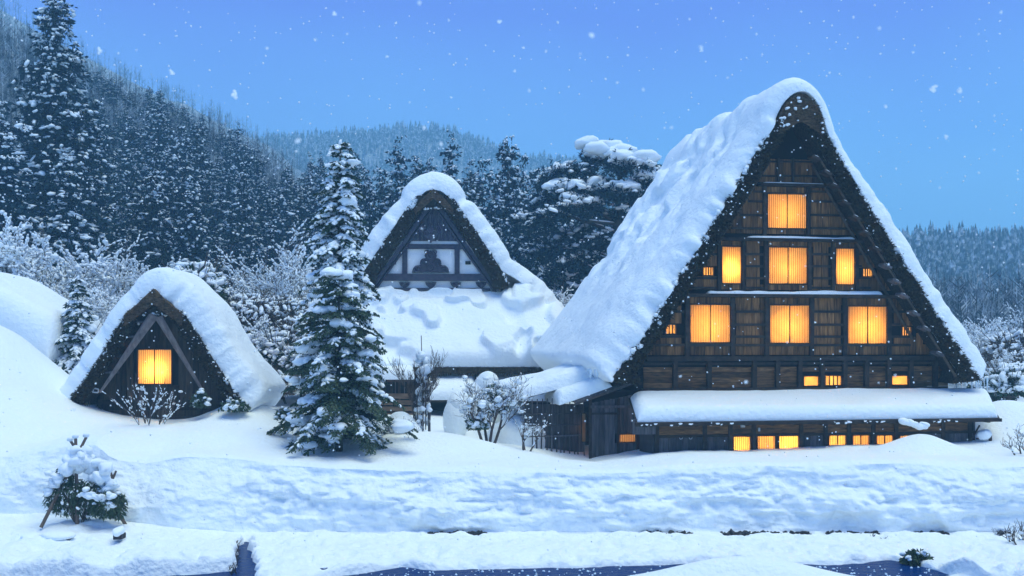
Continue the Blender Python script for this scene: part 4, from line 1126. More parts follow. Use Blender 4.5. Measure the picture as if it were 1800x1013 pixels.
def temple():
    loc, hit = frame_of(763, 52.0, 3, 2.6)
    root = thing("temple_hall", "thatched hall with white plaster and carved dark timber in its snowy gable", "building", loc, R(3))
    W = lambda px, py, ly=0: hit(px, py, ly)
    prof = [(131, 506), (130, 490), (112, 462), (85, 420), (36, 350), (30, 344)]
    th = lambda x, z: .78 + .12 * np.exp(-(x / .9) ** 2) + .05 * sstep(0, -2, x)
    za, sl, Fr = gable_roof(root, hit, 763, prof, .80, -.6, 9.0, th, 300, (34, 334, 368, 16), 3800, edge_r=.55, lumpy=.10,
                            skirt=[(240, 598), (218, 562), (190, 532), (164, 505), (145, 488)])
    # barge boards
    def strip(name, pts, y, w, d, m):
        a = Acc(); pts = np.array([(hit(px, py, y)[0], y, hit(px, py, y)[1]) for px, py in pts]); a.tubes(pts[:-1], pts[1:], w, w, 4, True)
        return a.build(name, m, root)
    for sx in (-1, 1):
        P = [(763 + sx * o, p) for o, p in ((0, 346), (29, 388), (54, 424), (80, 460), (109, 500))]
        q = np.array([hit(px, py, -.3) for px, py in P]); a = Acc()
        for (xa, zA), (xb, zB) in zip(q[:-1], q[1:]):
            dn = np.array([-sx * .0, -.44]); V = [(xa, -.42, zA), (xb, -.42, zB), (xb, -.42, zB - .30), (xa, -.42, zA - .30), (xa, -.3, zA), (xb, -.3, zB), (xb, -.3, zB - .30), (xa, -.3, zA - .30)]
            a.add(V, [(0, 1, 2, 3), (7, 6, 5, 4), (0, 4, 5, 1), (1, 5, 6, 2), (2, 6, 7, 3), (3, 7, 4, 0)])
        a.build("barge_board", TEMPLE_WOOD, root)
        q2 = np.array([(x, -.16, z - .42) for x, z in q]); a = Acc(); a.tubes(q2[:-1], q2[1:], .08, .08, 4); a.build("inner_barge_board", TEMPLE_WOOD, root)
    # plaster wall
    zb, zt = W(763, 510)[1] - .4, W(763, 370)[1]
    A = Acc(); st = 14
    for k in range(st):
        a0, a1 = zb + (zt - zb) * k / st, zb + (zt - zb) * (k + 1) / st
        hw = max((za - a0) * sl + .35, .2); A.box(-hw, hw, .03, .12, a0, a1)
    A.build("plaster_wall", PLASTER, root)
    def blk(name, pxa, pxb, pya, pyb, y0, y1, m=TEMPLE_WOOD):
        x0, z1 = W(pxa, pya, y0); x1, z0 = W(pxb, pyb, y0); return block(name, x0, x1, y0, y1, z0, z1, m, root)
    blk("beam", 668, 858, 481, 494, -.16, .02); blk("beam", 716, 812, 429, 438, -.14, .02)
    for a0 in (707, 799): blk("post", a0, a0 + 9, 436, 482, -.12, .02)
    blk("beam", 664, 862, 506, 511, -.2, .02)
    x = -2.0                                            # blue-grey boards in the peak
    while x < 2.0:
        lim = za - max(min(abs(x), abs(x + .2)) - .1, 0) / sl
        z0 = W(763, 424)[1]
        if lim > z0 + .1: block("plank", x + .005, x + .195, -.03, .028, z0, lim, TEMPLE_WOOD, root)
        x += .2
    for p in (687, 818): blk("wall_vent", p, p + 9, 459, 465, -.06, .02, DARK)
    # carved strut with scrolls, a pendant with curls and three brackets
    def plate(name, pts, y0, y1, m=TEMPLE_WOOD):
        q = np.array([W(px, py, y0) for px, py in pts]); n = len(q); c = q.mean(0)
        V = [(x, y0, z) for x, z in q] + [(x, y1, z) for x, z in q] + [(c[0], y0 - .05, c[1])]
        bm = bpy.data.meshes.new(name)
        bm.from_pydata(V, [], [(i, (i + 1) % n, 2 * n) for i in range(n)] + [(i, i + n, (i + 1) % n + n, (i + 1) % n) for i in range(n)]); bm.materials.append(m)
        return link(name, bm, root)
    half = [(0, 440), (7, 442), (11, 449), (9, 454), (16, 456), (19, 463), (17, 470), (25, 468), (31, 472), (33, 479)]
    kae = plate("carved_strut", [(757 + o, p) for o, p in half] + [(757 - o, p) for o, p in half[::-1]], -.14, .02)
    def curls(name, items, parent, y, r=.035):
        for (px, py, rad, a0, turns) in items:
            a = Acc(); tt = np.linspace(0, 1, 15); ang = a0 + turns * 2 * np.pi * tt; rr = rad * (1 - .75 * tt) * hs
            c = W(px, py, y); p = np.stack([c[0] + rr * np.cos(ang), np.full(15, y), c[1] + rr * np.sin(ang)], 1)
            a.tubes(p[:-1], p[1:], r * (1 - .5 * tt[:-1]), r * (1 - .5 * tt[1:]), 5)
            a.build(name, m_carv, parent, True)
    hs = W(101, 500)[0] - W(100, 500)[0]
    m_carv = TEMPLE_WOOD
    curls("scroll", [(745, 462, 8, 0, 1.3), (769, 462, 8, math.pi, -1.3), (733, 474, 7, .5, 1.3), (781, 474, 7, 2.6, -1.3), (757, 450, 7, 1.5, 1.2), (757, 470, 9, -1.5, 1.4), (750, 444, 5, 0, 1), (764, 444, 5, 3, -1)], kae, -.19, .05)
    pend = plate("carved_pendant", [(757 + o, p) for o, p in ((0, 392), (3, 400), (10, 407), (13, 414), (7, 419), (3, 424), (0, 428), (-3, 424), (-7, 419), (-13, 414), (-10, 407), (-3, 400))], -.5, -.42)
    curls("scroll", [(750, 411, 6, 0, 1.3), (764, 411, 6, math.pi, -1.3), (757, 397, 4, 0, 1.2), (742, 404, 7, .5, 1.2), (772, 404, 7, 2.6, -1.2)], pend, -.54, .035)
    for px in (711, 757, 801, 846):
        b = plate("bracket", [(px + o, p) for o, p in ((-10, 496), (10, 496), (8, 501), (5, 504), (0, 508), (-5, 504), (-8, 501))], -.16, .0)
        curls("scroll", [(px - 4, 500, 4, 0, 1.2), (px + 4, 500, 4, 3.1, -1.2)], b, -.2, .035)
    # the hipped skirt roof in front, deep in snow with broken steps
    k1 = W(101, 500)[0] - W(100, 500)[0]
    ye = -4.2; ze_ = W(763, 650, ye)[1] + .1; zg = W(763, 512, 0)[1]
    sx_ = np.array([0, 131, 164, 190, 218, 240]) * k1; sz_ = np.array([W(763, 340, -.6)[1], W(763, 478, -.6)[1], W(763, 505, -.6)[1], W(763, 532, -.6)[1], W(763, 562, -.6)[1], W(763, 598, -.6)[1]])
    us, vs_ = dense(-236 * k1, 236 * k1, 150, .5, 8), dense(ye, -.12, 100, .5, 9)
    X_, Y_ = np.meshgrid(us, vs_, indexing='ij')
    hipz = ze_ + (zg - ze_) * np.clip((Y_ - ye) / -ye, 0, 1) ** 1.1
    sdz = np.interp(np.abs(X_), sx_, sz_)
    kk = .35; Z_ = -kk * np.log(np.exp(-hipz / kk) + np.exp(-sdz / kk))
    P = np.stack([X_, Y_, Z_], -1)
    nn = np.cross(np.gradient(P, axis=0), np.gradient(P, axis=1)); nn /= np.linalg.norm(nn, axis=2, keepdims=True)
    stp = fbm(X_ * .42, Z_ * .75, 0, 320, 3)
    T = .62 + .24 * np.tanh(30 * (stp - .02)) + .18 * np.tanh(30 * (fbm(X_ * .6 + 9, Z_ * .7, 0, 325, 2) - .1)) + .12 * fbm(X_ * .4, Y_ * .5, 0, 321, 3) + .03 * fbm(X_ * 2, Z_ * 2, 0, 322, 3)
    T = np.where(np.abs(X_) < 3.9, T * (1 - .4 * sstep(-1.2, -.2, Y_)), T + .16 * sstep(3.9, 4.6, np.abs(X_)))
    snow_shell("skirt_roof_snow", P, nn, T, us, vs_, .5, SNOW, root, edges=(1, 1, 1, 0))
    A = Acc(); A.add([(-230 * k1, ye - .05, ze_ - .02), (230 * k1, ye - .05, ze_ - .02), (140 * k1, 0, zg - .25), (-140 * k1, 0, zg - .25), (-230 * k1, ye - .05, ze_ - .28), (230 * k1, ye - .05, ze_ - .28), (140 * k1, 0, zg - .5), (-140 * k1, 0, zg - .5)],
                     [(0, 1, 2, 3), (7, 6, 5, 4), (0, 4, 5, 1), (1, 5, 6, 2), (2, 6, 7, 3), (3, 7, 4, 0)]); A.build("skirt_roof", THATCH, root)
    g = np.random.default_rng(5); n = 900; A = Acc()
    A.rhombs(np.stack([g.uniform(-225, 225, n) * k1, np.full(n, ye - .08), ze_ - .15 + g.uniform(-.16, .12, n)], 1), np.stack([g.normal(0, .03, n), g.normal(-.03, .03, n), np.full(n, -.12)], 1), np.tile([.02, 0, 0], (n, 1))); A.build("straw_ends", STRAW, root, kind="stuff")
    # walls below
    A = Acc(); A.box(-5.6, 5.6, -2.9, -2.8, -.5, ze_); A.box(-5.6, -5.5, -2.9, 9, -.5, ze_ + 1); A.box(5.5, 5.6, -2.9, 9, -.5, ze_ + 1); A.box(-5.6, 5.6, 8.9, 9, -.5, ze_ + 1); A.build("wall", DARK, root)
    # lower pent roof with snow, and the small wing with brown boards
    def pent(px0, px1, pyt, pyb, y0, y1, th_, seed, name="pent_roof_snow"):
        xa, zt_ = W(px0, pyt, y1); xb, _ = W(px1, pyt, y1); zl = W(px0, pyb, y0)[1]; xa0, xb0 = W(px0, pyb, y0)[0], W(px1, pyb, y0)[0]
        u, v = dense(0, 1, 50, .1, 7), dense(0, 1, 24, .2, 7); U, V_ = np.meshgrid(u, v, indexing='ij')
        P = np.stack([(xa0 + (xb0 - xa0) * U) * (1 - V_) + (xa + (xb - xa) * U) * V_, y0 + (y1 - y0) * V_, zl + (zt_ - zl) * V_], -1)
        n_ = np.array([0, -(zt_ - zl), (y1 - y0)]); n_ /= np.linalg.norm(n_)
        T = th_ * (1 + .15 * fbm(P[..., 0], P[..., 1], 0, seed, 3)); snow_shell(name, P, n_, T, u * (xb - xa), v * 2, .25, SNOW, root)
        A = Acc(); A.add([(xa0, y0, zl - .12), (xb0, y0, zl - .12), (xb, y1, zt_ - .12), (xa, y1, zt_ - .12), (xa0, y0, zl - .02), (xb0, y0, zl - .02), (xb, y1, zt_ - .02), (xa, y1, zt_ - .02)], [(0, 3, 2, 1), (4, 5, 6, 7), (0, 1, 5, 4), (1, 2, 6, 5), (2, 3, 7, 6), (3, 0, 4, 7)]); A.build("pent_roof", BEAM, root)
    pent(745, 835, 662, 703, -5.6, -2.8, .42, 330)
    pent(838, 960, 664, 705, -5.2, -2.8, .4, 331)
    pent(640, 729, 655, 667, -5.8, -3.6, .42, 332)
    A = Acc(); xa, xb = W(640, 690, -5.4)[0], W(726, 690, -5.4)[0]; zt_ = W(700, 668, -5.4)[1]
    A.box(xa, xb, -5.4, -5.3, -.4, zt_); A.box(xb - .05, xb, -5.3, -2.9, -.4, zt_); A.build("wing_wall", DARK, root)
    for k, (p0, p1) in enumerate(((692, 701), (704, 712), (715, 723), (726, 735), (738, 748))):
        z1, z0 = W(700, p0, -5.45)[1], W(700, p1, -5.45)[1]; block("board", xa, xb - .02, -5.5, -5.41, z0, z1, BROWN_WOOD, root)
    for px in (660, 688, 702, 725): x = W(px, 690, -5.45)[0]; block("post", x - .05, x + .05, -5.47, -5.405, -.4, zt_, BEAM, root)
    for px in (668, 678, 695, 711, 718): x = W(px, 690, -5.42)[0]; block("slat", x - .02, x + .02, -5.44, -5.405, W(763, 692, -5.4)[1], zt_, GREY_WOOD, root)
temple()

# ------------------------------------------------------------------ deep snow on the roof at the far left
def left_roof():
    loc, hit = frame_of(20, 43, 0, 2.6)
    root = thing("snowed_in_shed", "low shed buried under a thick smooth slab of snow, beside the small thatched hut", "shed", loc, 0)
    prof = np.array([(-60, 470), (-20, 488), (20, 508), (60, 532), (92, 560), (108, 592)])
    q = np.array([hit(px, py + 62, 0) for px, py in prof]); q[-1, 1] += .5; q[-2, 1] += .2
    q = np.concatenate([[q[0] - [5.0, -1.0]], q]); pts, su = resample(smooth_poly(q, 2), dense(0, 1, 70, .1, 8))
    sv = dense(-1.2, 5, 40, .5, 9)
    P = np.stack([np.stack([pts[:, 0], np.full(len(pts), y), pts[:, 1]], 1) for y in sv], 1)
    T = 1.42 * (1 + .10 * fbm(P[..., 0] * .5, P[..., 1] * .5, 0, 401, 3)) 
    snow_shell("roof_snow", P, np.array([.35, -.12, .93]), T, su, sv, 1.0, SNOW, root)
    tgt = []
    A = Acc(); lo = pts[::6]; B = np.stack([np.stack([lo[:, 0], np.full(len(lo), y), lo[:, 1] - d], 1) for y, d in ((-1.0, .02), (4.8, .02), (4.8, .25), (-1.0, .25), (-1.0, .02))], 1); A.add(B, grid_faces(len(lo), 5)); A.build("roof", THATCH, root)
    A = Acc(); x1 = hit(78, 600)[0]
    for xa in np.arange(-7.6, x1, .4): A.box(xa, min(xa + .4, x1), -.4, 4.2, -.5, float(np.interp(xa + .2, pts[:, 0], pts[:, 1])) - .12)
    A.build("wall", DARK, root)
left_roof()
# ------------------------------------------------------------------ trees
def unit(v): return v / (np.linalg.norm(v, axis=-1, keepdims=True) + 1e-9)

def cedar(name, H, Rad, seed, nwh, per, csize, nq, ns, bare=.10, top_pow=.75, loose=0.0, qs=.16, snow_on=.48):
    """cedar: trunk, clumped crown of leaf sprays with gaps, snow lying on the clumps"""
    g = np.random.default_rng(seed)
    fol, sn, tr = Acc(), Acc(), Acc()
    hs = H * (bare + (1 - bare) * np.linspace(0, 1, nwh) ** .95)
    C, O, S, TIP = [], [], [], []
    bp0, bp1, br = [], [], []
    lump = 1 + .22 * vnoise(hs * .35, seed * 1.3, 0, seed)
    for h, lm in zip(hs, lump):
        f = 1 - (h / H)
        L_ = Rad * min(1, (f * 1.0) ** top_pow * 1.12) * lm + .12
        m = max(3, int(per * (.45 + .55 * L_ / Rad)))
        for k in range(m):
            az = g.uniform(0, 2 * np.pi); l = L_ * g.uniform(.62, 1.12) * (1 + .12 * np.sin(az * 3 + seed))
            if g.random() < loose: continue
            d = np.array([np.cos(az), np.sin(az), 0]); zz = h + g.normal(0, .02 * H)
            nc = 1 + int(l / (csize * 1.1))
            tipz = zz + l * g.uniform(-.22, .12)
            bp0.append((0, 0, zz)); bp1.append(tuple(d * l + [0, 0, tipz])); br.append(.02 + .012 * l)
            for q in range(nc):
                t = 1 - q * csize * 1.0 / max(l, .1)
                if t < .18: break
                C.append(d * l * t + np.array([0, 0, zz + (tipz - zz) * t]) + g.normal(0, csize * .28, 3)); O.append(d); TIP.append(q == 0); S.append(csize * g.uniform(.7, 1.25) * (.55 + .45 * min(1, f * 3)))
    C, O, S = np.array(C), np.array(O), np.array(S); n = len(C)
    # foliage sprays
    P = np.repeat(C, nq, 0); s = np.repeat(S, nq)[:, None]; od = np.repeat(O, nq, 0)
    off = g.normal(0, .42, (n * nq, 3)) * s * [1, 1, .75]
    d = unit(od * .5 + unit(off) * .8 + g.normal(0, .5, (n * nq, 3)) + [0, 0, -.25]); b = unit(np.cross(d, g.normal(0, 1, (n * nq, 3))))
    l = s * g.uniform(.8, 1.5, (n * nq, 1)) * qs / .16 * .34
    fol.rhombs(P + off, d * l, b * l * g.uniform(.3, .55, (n * nq, 1)))
    # snow on the clumps
    TIP = np.array(TIP); keep = g.random(n * ns) < snow_on * np.repeat(np.where(TIP, 1.35, .35), ns) * (.55 + .45 * np.repeat(vnoise(C[:, 0] * .4, C[:, 1] * .4, C[:, 2] * .4, seed + 3) > -.25, ns))
    P = np.repeat(C, ns, 0)[keep]; s = np.repeat(S, ns)[keep]; od = np.repeat(O, ns, 0)[keep]; m = len(P)
    off = g.normal(0, .34, (m, 3)) * s[:, None]; off[:, 2] = np.abs(off[:, 2]) * .5 + .22 * s
    sn.lumps(P + off, od + g.normal(0, .5, (m, 3)) * [1, 1, .25] + [0, 0, -.35], s * g.uniform(.20, .52, m), s * g.uniform(.16, .42, m), s * g.uniform(.08, .22, m), seed, .5, ICO_S)
    k = 9; zt = np.linspace(-1.5, H * .97, k); tr.tubes(np.stack([0 * zt, 0 * zt, zt], 1)[:-1], np.stack([0 * zt, 0 * zt, zt], 1)[1:], (.016 * H * (1 - zt / H * .95))[:-1], (.016 * H * (1 - zt / H * .95))[1:], 6)
    sel = g.random(len(bp0)) < .45
    tr.tubes(np.array(bp0)[sel], np.array(bp1)[sel], np.array(br)[sel], .01, 3)
    root = thing(name, None, None)
    fol.build("crown", CEDAR, root); sn.build("snow_load", SNOW_TREE, root, True, "stuff"); tr.build("trunk", BARK, root)
    root["h"] = H
    return root

def fir(name, H, Rad, seed, z0, nwh, per, droop, needle, snow, mf, pw=.85, lump=1.0, twig=.30, pillow=0.0):
    """near conifer: whorls of drooping branches with needled twigs and pillows of snow"""
    g = np.random.default_rng(seed); fol, sn, tr = Acc(), Acc(), Acc()
    for i in range(nwh):
        h = z0 + (H - z0) * (i / nwh) ** .92; f = 1 - (h - z0) / (H - z0)
        L0 = Rad * f ** pw + .12; m = max(4, int(per * (.5 + .5 * f)))
        for k in range(m):
            az = 2 * np.pi * (k + g.uniform(-.35, .35)) / m + i * 2.4; L_ = L0 * g.uniform(.62, 1.16) * (1 + .16 * vnoise(h * .9, az * .8, seed, seed)); h += g.normal(0, .05)
            d = np.array([np.cos(az), np.sin(az), 0]); sd = np.array([-d[1], d[0], 0])
            nt_ = max(4, int(L_ / .085)); t = np.linspace(.12, 1, nt_)
            up = g.uniform(-.05, .18) + .5 * (1 - f) ** 3
            def path(t): return d * (L_ * t)[:, None] + np.stack([0 * t, 0 * t, h + L_ * (up * t - droop * t * t)], 1) + sd * (L_ * .06 * np.sin(t * 4 + az))[:, None]
            p = path(t); tg = unit(np.gradient(p, axis=0))
            tp = path(np.linspace(0, 1, 6)); tr.tubes(tp[:-1], tp[1:], .012 + .016 * L_ * (1 - np.linspace(0, .8, 5)), .012 + .016 * L_ * (1 - np.linspace(.2, .95, 5)), 3)
            for s in (-1, 1, 0):
                tl = twig * (.45 + .9 * np.sin(np.pi * (.12 + .8 * t))) * g.uniform(.7, 1.2, nt_) * min(1, .4 + L_)
                if s == 0: dd = unit(tg + g.normal(0, .3, p.shape) + [0, 0, -.25]); tl = tl * .7
                else: dd = unit(tg * .75 + sd * s * g.uniform(.6, 1.1, (nt_, 1)) + [0, 0, -.28] + g.normal(0, .14, p.shape))
                for q in range(needle):
                    c0 = p + dd * tl[:, None] * (q + .45) / needle + g.normal(0, .012, p.shape)
                    nd = unit(dd + g.normal(0, .42, p.shape)); b = unit(np.cross(nd, g.normal(0, 1, p.shape)))
                    fol.rhombs(c0, nd * (tl[:, None] / needle * .85 + .02), b * g.uniform(.014, .030, (nt_, 1)) * lump)
            # snow lying along the branch and its twigs
            if g.random() < snow:
                t0, t1 = g.uniform(.15, .5), g.uniform(.7, 1.04); ns = int(L_ * (t1 - t0) / .085) + 1
                ts = np.linspace(t0, t1, ns) + g.normal(0, .02, ns); ps = path(ts) + [0, 0, .03] + g.normal(0, .018, (ns, 3))
                w = lump * (.035 + .055 * np.sin(np.pi * np.linspace(.12, .95, ns))) * g.uniform(.6, 1.4, ns) * min(1.15, .45 + .6 * L_)
                td = tg[(np.clip(ts, 0, 1) * (nt_ - 1)).astype(int)]
                sn.lumps(ps, td, g.uniform(.07, .13, ns), w, w * g.uniform(.45, .7, ns), seed + i, .45)
                m2 = g.poisson(L_ * 13 * snow)
                if m2:
                    ts = g.uniform(.2, .95, m2); s_ = g.choice([-1, 1], m2)[:, None]; td = tg[(ts * (nt_ - 1)).astype(int)]
                    dd = unit(td * .7 + sd * s_ + [0, 0, -.3]); ln = g.uniform(.06, .13, m2)
                    sn.lumps(path(ts) + dd * (ln * 1.5)[:, None] + [0, 0, .02], dd, ln, ln * .42 * lump, ln * .28 * lump, seed + i + 50, .45)
            if pillow and g.random() < pillow:
                q_ = g.integers(2, 5); c = path(np.array([g.uniform(.55, .95)]))[0]; w = g.uniform(.09, .26, q_)
                sn.lumps(c + g.normal(0, .10, (q_, 3)) * [1, 1, .3] + [0, 0, .06], d + g.normal(0, .5, (q_, 3)) * [1, 1, .2], w * 1.35, w, w * g.uniform(.5, .8, q_), seed + i + 90, .3, ICO_M)
    sn.lumps([(0, 0, H - .02)], [(.2, 0, 1)], .12, .05, .05, seed)
    zt = np.linspace(-1, H, 9); c = np.stack([0 * zt, 0 * zt, zt], 1); r = .022 * H * (1 - np.clip(zt / H, 0, 1) * .93); tr.tubes(c[:-1], c[1:], r[:-1], r[1:], 8)
    root = thing(name, None, None)
    fol.build("crown", mf, root); sn.build("snow_load", SNOW_TREE, root, True, "stuff"); tr.build("trunk", BARK, root)
    return root

def branches(g, H, spread, levels, nkid, r0, up=.35, wig=.18, stems=1, taper=.68, start=.3, lean=.25):
    """segments of a bare tree: arrays p0, p1, r0, r1"""
    S = []
    def grow(p, d, ln, r, lev):
        k = 4 if lev < 2 else 3; q = p
        for i in range(k):
            d = unit(d + g.normal(0, wig, 3) + [0, 0, up * .15]); e_ = q + d * ln / k; ra, rb = r * (1 - .45 * i / k), r * (1 - .45 * (i + 1) / k)
            S.append((*q, *e_, ra, rb))
            if lev < levels and (i >= 1 or lev > 0):
                for _ in range(nkid if lev else max(2, nkid)):
                    if g.random() < .85:
                        a_ = g.uniform(0, 2 * np.pi); side = unit(np.cross(d, [np.cos(a_), np.sin(a_), .3])); nd = unit(d * (1 - spread * .6) + side * spread + [0, 0, up * .3])
                        grow(e_, nd, ln * taper * g.uniform(.6, 1.05), rb * .62, lev + 1)
            q = e_
    for s in range(stems):
        a_ = 2 * np.pi * s / max(stems, 1) + g.uniform(-.4, .4)
        d = unit(np.array([np.cos(a_) * lean * (stems > 1) + g.normal(0, .06), np.sin(a_) * lean * (stems > 1) + g.normal(0, .06), 1]))
        grow(np.array([np.cos(a_) * .12 * (stems > 1), np.sin(a_) * .12 * (stems > 1), -.4]), d, H * .52, r0, 0)
    A = np.array(S); return A[:, 0:3], A[:, 3:6], A[:, 6], A[:, 7]

def bare_tree(name, seed, H, spread, levels, nkid, r0, snow=.7, sw=1.0, minr=.008, lumps=0, ls=(.06, .16), mt=None, **kw):
    g = np.random.default_rng(seed); p0, p1, a_, b_ = branches(g, H, spread, levels, nkid, r0, **kw)
    a_, b_ = np.maximum(a_, minr), np.maximum(b_, minr * .7)
    tr, sn = Acc(), Acc(); big = a_ > .03
    tr.tubes(p0[big], p1[big], a_[big], b_[big], 5)
    tr.tubes(p0[~big], p1[~big], a_[~big], b_[~big], 3)
    d = unit(p1 - p0); flat = np.abs(d[:, 2]) < .86
    w = flat & (g.random(len(d)) < snow)
    rr = (a_[w] * .75 + .012 * sw) * g.uniform(.7, 1.4, w.sum()); off = np.stack([0 * rr, 0 * rr, a_[w] * .6 + .008 * sw], 1)
    mid = (p0[w] + p1[w]) / 2 + off; hl = np.linalg.norm(p1[w] - p0[w], axis=1) * g.uniform(.42, .62, w.sum())
    sn.lumps(mid, d[w], hl, rr, rr * .9, seed, .3, ICO_S)
    if lumps:
        tips = np.flatnonzero(~big); ii = g.choice(tips, min(lumps, len(tips)), replace=False); s = g.uniform(*ls, len(ii))
        sn.lumps(p1[ii] + [0, 0, .02], g.normal(0, 1, (len(ii), 3)) * [1, 1, .2], s * 1.3, s, s * .7, seed + 1, .35)
    root = thing(name, None, None)
    tr.build("branches", mt or TWIG, root); sn.build("snow_load", SNOW_TREE, root, True, "stuff")
    root["h"] = H
    return root

def place(root, X, Y, rz=0, sc=1.0, label=None, cat=None, group=None, dz=0.0):
    root.location = (X, Y, ground(X, Y) + dz); root.rotation_euler = (0, 0, rz); root.scale = (sc, sc, sc)
    tag(root, label, cat, group); return root
def pX(px, Y): return (px - CX) * Y / FPX
def pZ(py, Y): return CAMZ + (CY - py) * Y / FPX

ICO_M = _sphere(14, 8)
# ---- the cedar wood on the slope
protos = [cedar("cedar_tree", 18, 2.4, 501, 44, 9, .74, 10, 2), cedar("cedar_tree", 18, 2.7, 502, 42, 9, .8, 10, 2, loose=.12, top_pow=.6), cedar("cedar_tree", 18, 2.4, 503, 46, 9, .7, 10, 2, top_pow=1.0), cedar("cedar_tree", 18, 2.7, 504, 40, 9, .84, 9, 2, loose=.2, top_pow=.7)]
used = [False] * 4
FOREST = "snow dusted cedars of the wood on the slope"
g = np.random.default_rng(55)
top_px = [100, 130, 160, 185, 220, 255, 300, 340, 380, 420, 460, 500, 530, 560, 600, 640]
top_py = [150, 165, 160, 220, 225, 190, 205, 200, 250, 255, 285, 300, 290, 255, 290, 280]
def forest_tree(px, py_top, Y, label, group, k=None, zoff=0):
    X = pX(px, Y); z0 = far_z(X, Y) if Y >= 58 else field_z(X, Y); H = pZ(py_top, Y) - float(z0)
    if H < 4: return
    k = int(g.integers(0, 4)) if k is None else k
    sc = H / 18.0; sx = sc * g.uniform(.68, 1.08) if H > 13 else max(sc, .62) * g.uniform(.9, 1.1)
    if not used[k]:
        o = protos[k]; used[k] = True; o.location = (X, Y, float(z0)); o.rotation_euler = (0, 0, g.uniform(0, 6.28)); o.scale = (sx, sx, sc); tag(o, label, "tree", group)
    else:
        o = copy_tree(protos[k], (X, Y, float(z0)), g.uniform(0, 6.28), (sx, sx, sc), label, group); o["category"] = "tree"
    return o
for row, (Y, dy, step) in enumerate([(130, 0, 19), (113, 32, 22), (98, 70, 25), (86, 112, 28), (76, 155, 32)]):
    px = 118 + row * 7.0
    while px < 650:
        tp = np.interp(px, top_px, top_py) + dy * g.uniform(.65, 1.3) + g.uniform(-34, 38)
        forest_tree(px + g.uniform(-6, 6), tp, Y + g.uniform(-4, 4), "snow dusted cedar standing in the dense wood on the slope", FOREST)
        px += step * g.uniform(.75, 1.3)
# a further wood left of the tall cedar
for px, py, Y in [(-60, 200, 90), (-30, 240, 84), (5, 215, 92), (22, 255, 86), (-45, 310, 72), (-5, 300, 74), (15, 330, 70), (150, 120, 150), (172, 128, 152), (192, 140, 150), (210, 150, 153), (262, 155, 150), (280, 160, 149), (355, 205, 150), (322, 190, 156), (20, 95, 158), (45, 105, 160), (-20, 60, 162), (5, 80, 160), (70, 120, 150), (40, 150, 140), (15, 130, 142), (125, 135, 152), (230, 165, 152), (300, 180, 158), (390, 235, 150), (415, 250, 156), (440, 262, 152)]:
    forest_tree(px, py, Y, "snow dusted cedar standing in the dense wood on the slope", FOREST)
# ---- cedars behind the temple hall and the farmhouse
BEH = "dark cedars behind the temple hall"
for px, py, Y in [(700, 262, 84), (672, 300, 88), (735, 282, 92), (757, 285, 90), (792, 250, 86), (826, 300, 88), (848, 292, 92), (893, 248, 82), (868, 320, 78), (920, 285, 88), (812, 330, 78), (650, 320, 80), (945, 300, 86), (720, 330, 76), (770, 340, 75), (905, 340, 74), (960, 350, 78), (985, 330, 84), (935, 380, 70), (1000, 380, 72), (870, 390, 70), (1020, 340, 88), (1045, 330, 92)]:
    forest_tree(px, py, Y, {893: "tallest ragged cedar on the skyline, right of the temple hall ridge", 792: "pointed cedar rising just right of the temple hall ridge", 700: "tall cedar on the skyline just left of the temple hall ridge",
                            1045: "cedar standing behind the old pine", 735: "short cedar directly behind the temple hall ridge snow"}.get(px, "lower dark cedar partly hidden behind the temple hall or the pine"), BEH)

# ---- tall cedar at the upper left
o = cedar("tall_cedar_tree", 27, 3.6, 510, 74, 12, .62, 15, 6, bare=.02, top_pow=.55, loose=.10)
X, Y = pX(95, 74), 74; o.location = (X, Y, pZ(-25, Y) - 27); tag(o, "tallest dark cedar, rising above the frame on the left over the wooded slope", "tree")
o = cedar("broad_cedar_tree", 14, 2.7, 511, 46, 10, .50, 14, 6, bare=.02, top_pow=.7)
X, Y = pX(-4, 60), 60; o.location = (X, Y, pZ(195, Y) - 14); tag(o, "broad snowy cedar cut by the left edge of the picture", "tree")
o = cedar("snowy_cedar_tree", 12, 2.3, 512, 40, 10, .50, 14, 7, bare=.02, top_pow=.8)
X, Y = pX(112, 62), 62; o.location = (X, Y, pZ(285, Y) - 12); tag(o, "heavily snowed cedar standing at the foot of the tallest cedar", "tree")

# ---- the two near conifers in the middle
o = fir("tall_fir_tree", 10.4, 1.55, 520, 1.2, 42, 10, .50, 3, .97, FIR, pw=.55, lump=1.45, twig=.25, pillow=.05)
X, Y = pX(598, 37.5), 37.5; o.location = (X, Y, pZ(250, Y) - 10.4); tag(o, "tall slender fir laden with snow, beside the temple hall", "tree")
o = fir("dark_fir_tree", 5.8, 1.95, 521, .75, 22, 11, .36, 5, .5, LEAF, pw=.6, lump=1.25, twig=.33, pillow=.26)
X, Y = pX(596, 33.6), 33.6; o.location = (X, Y, pZ(792, Y)); tag(o, "broad dark green fir with pillows of snow, in front of the tall fir", "tree")

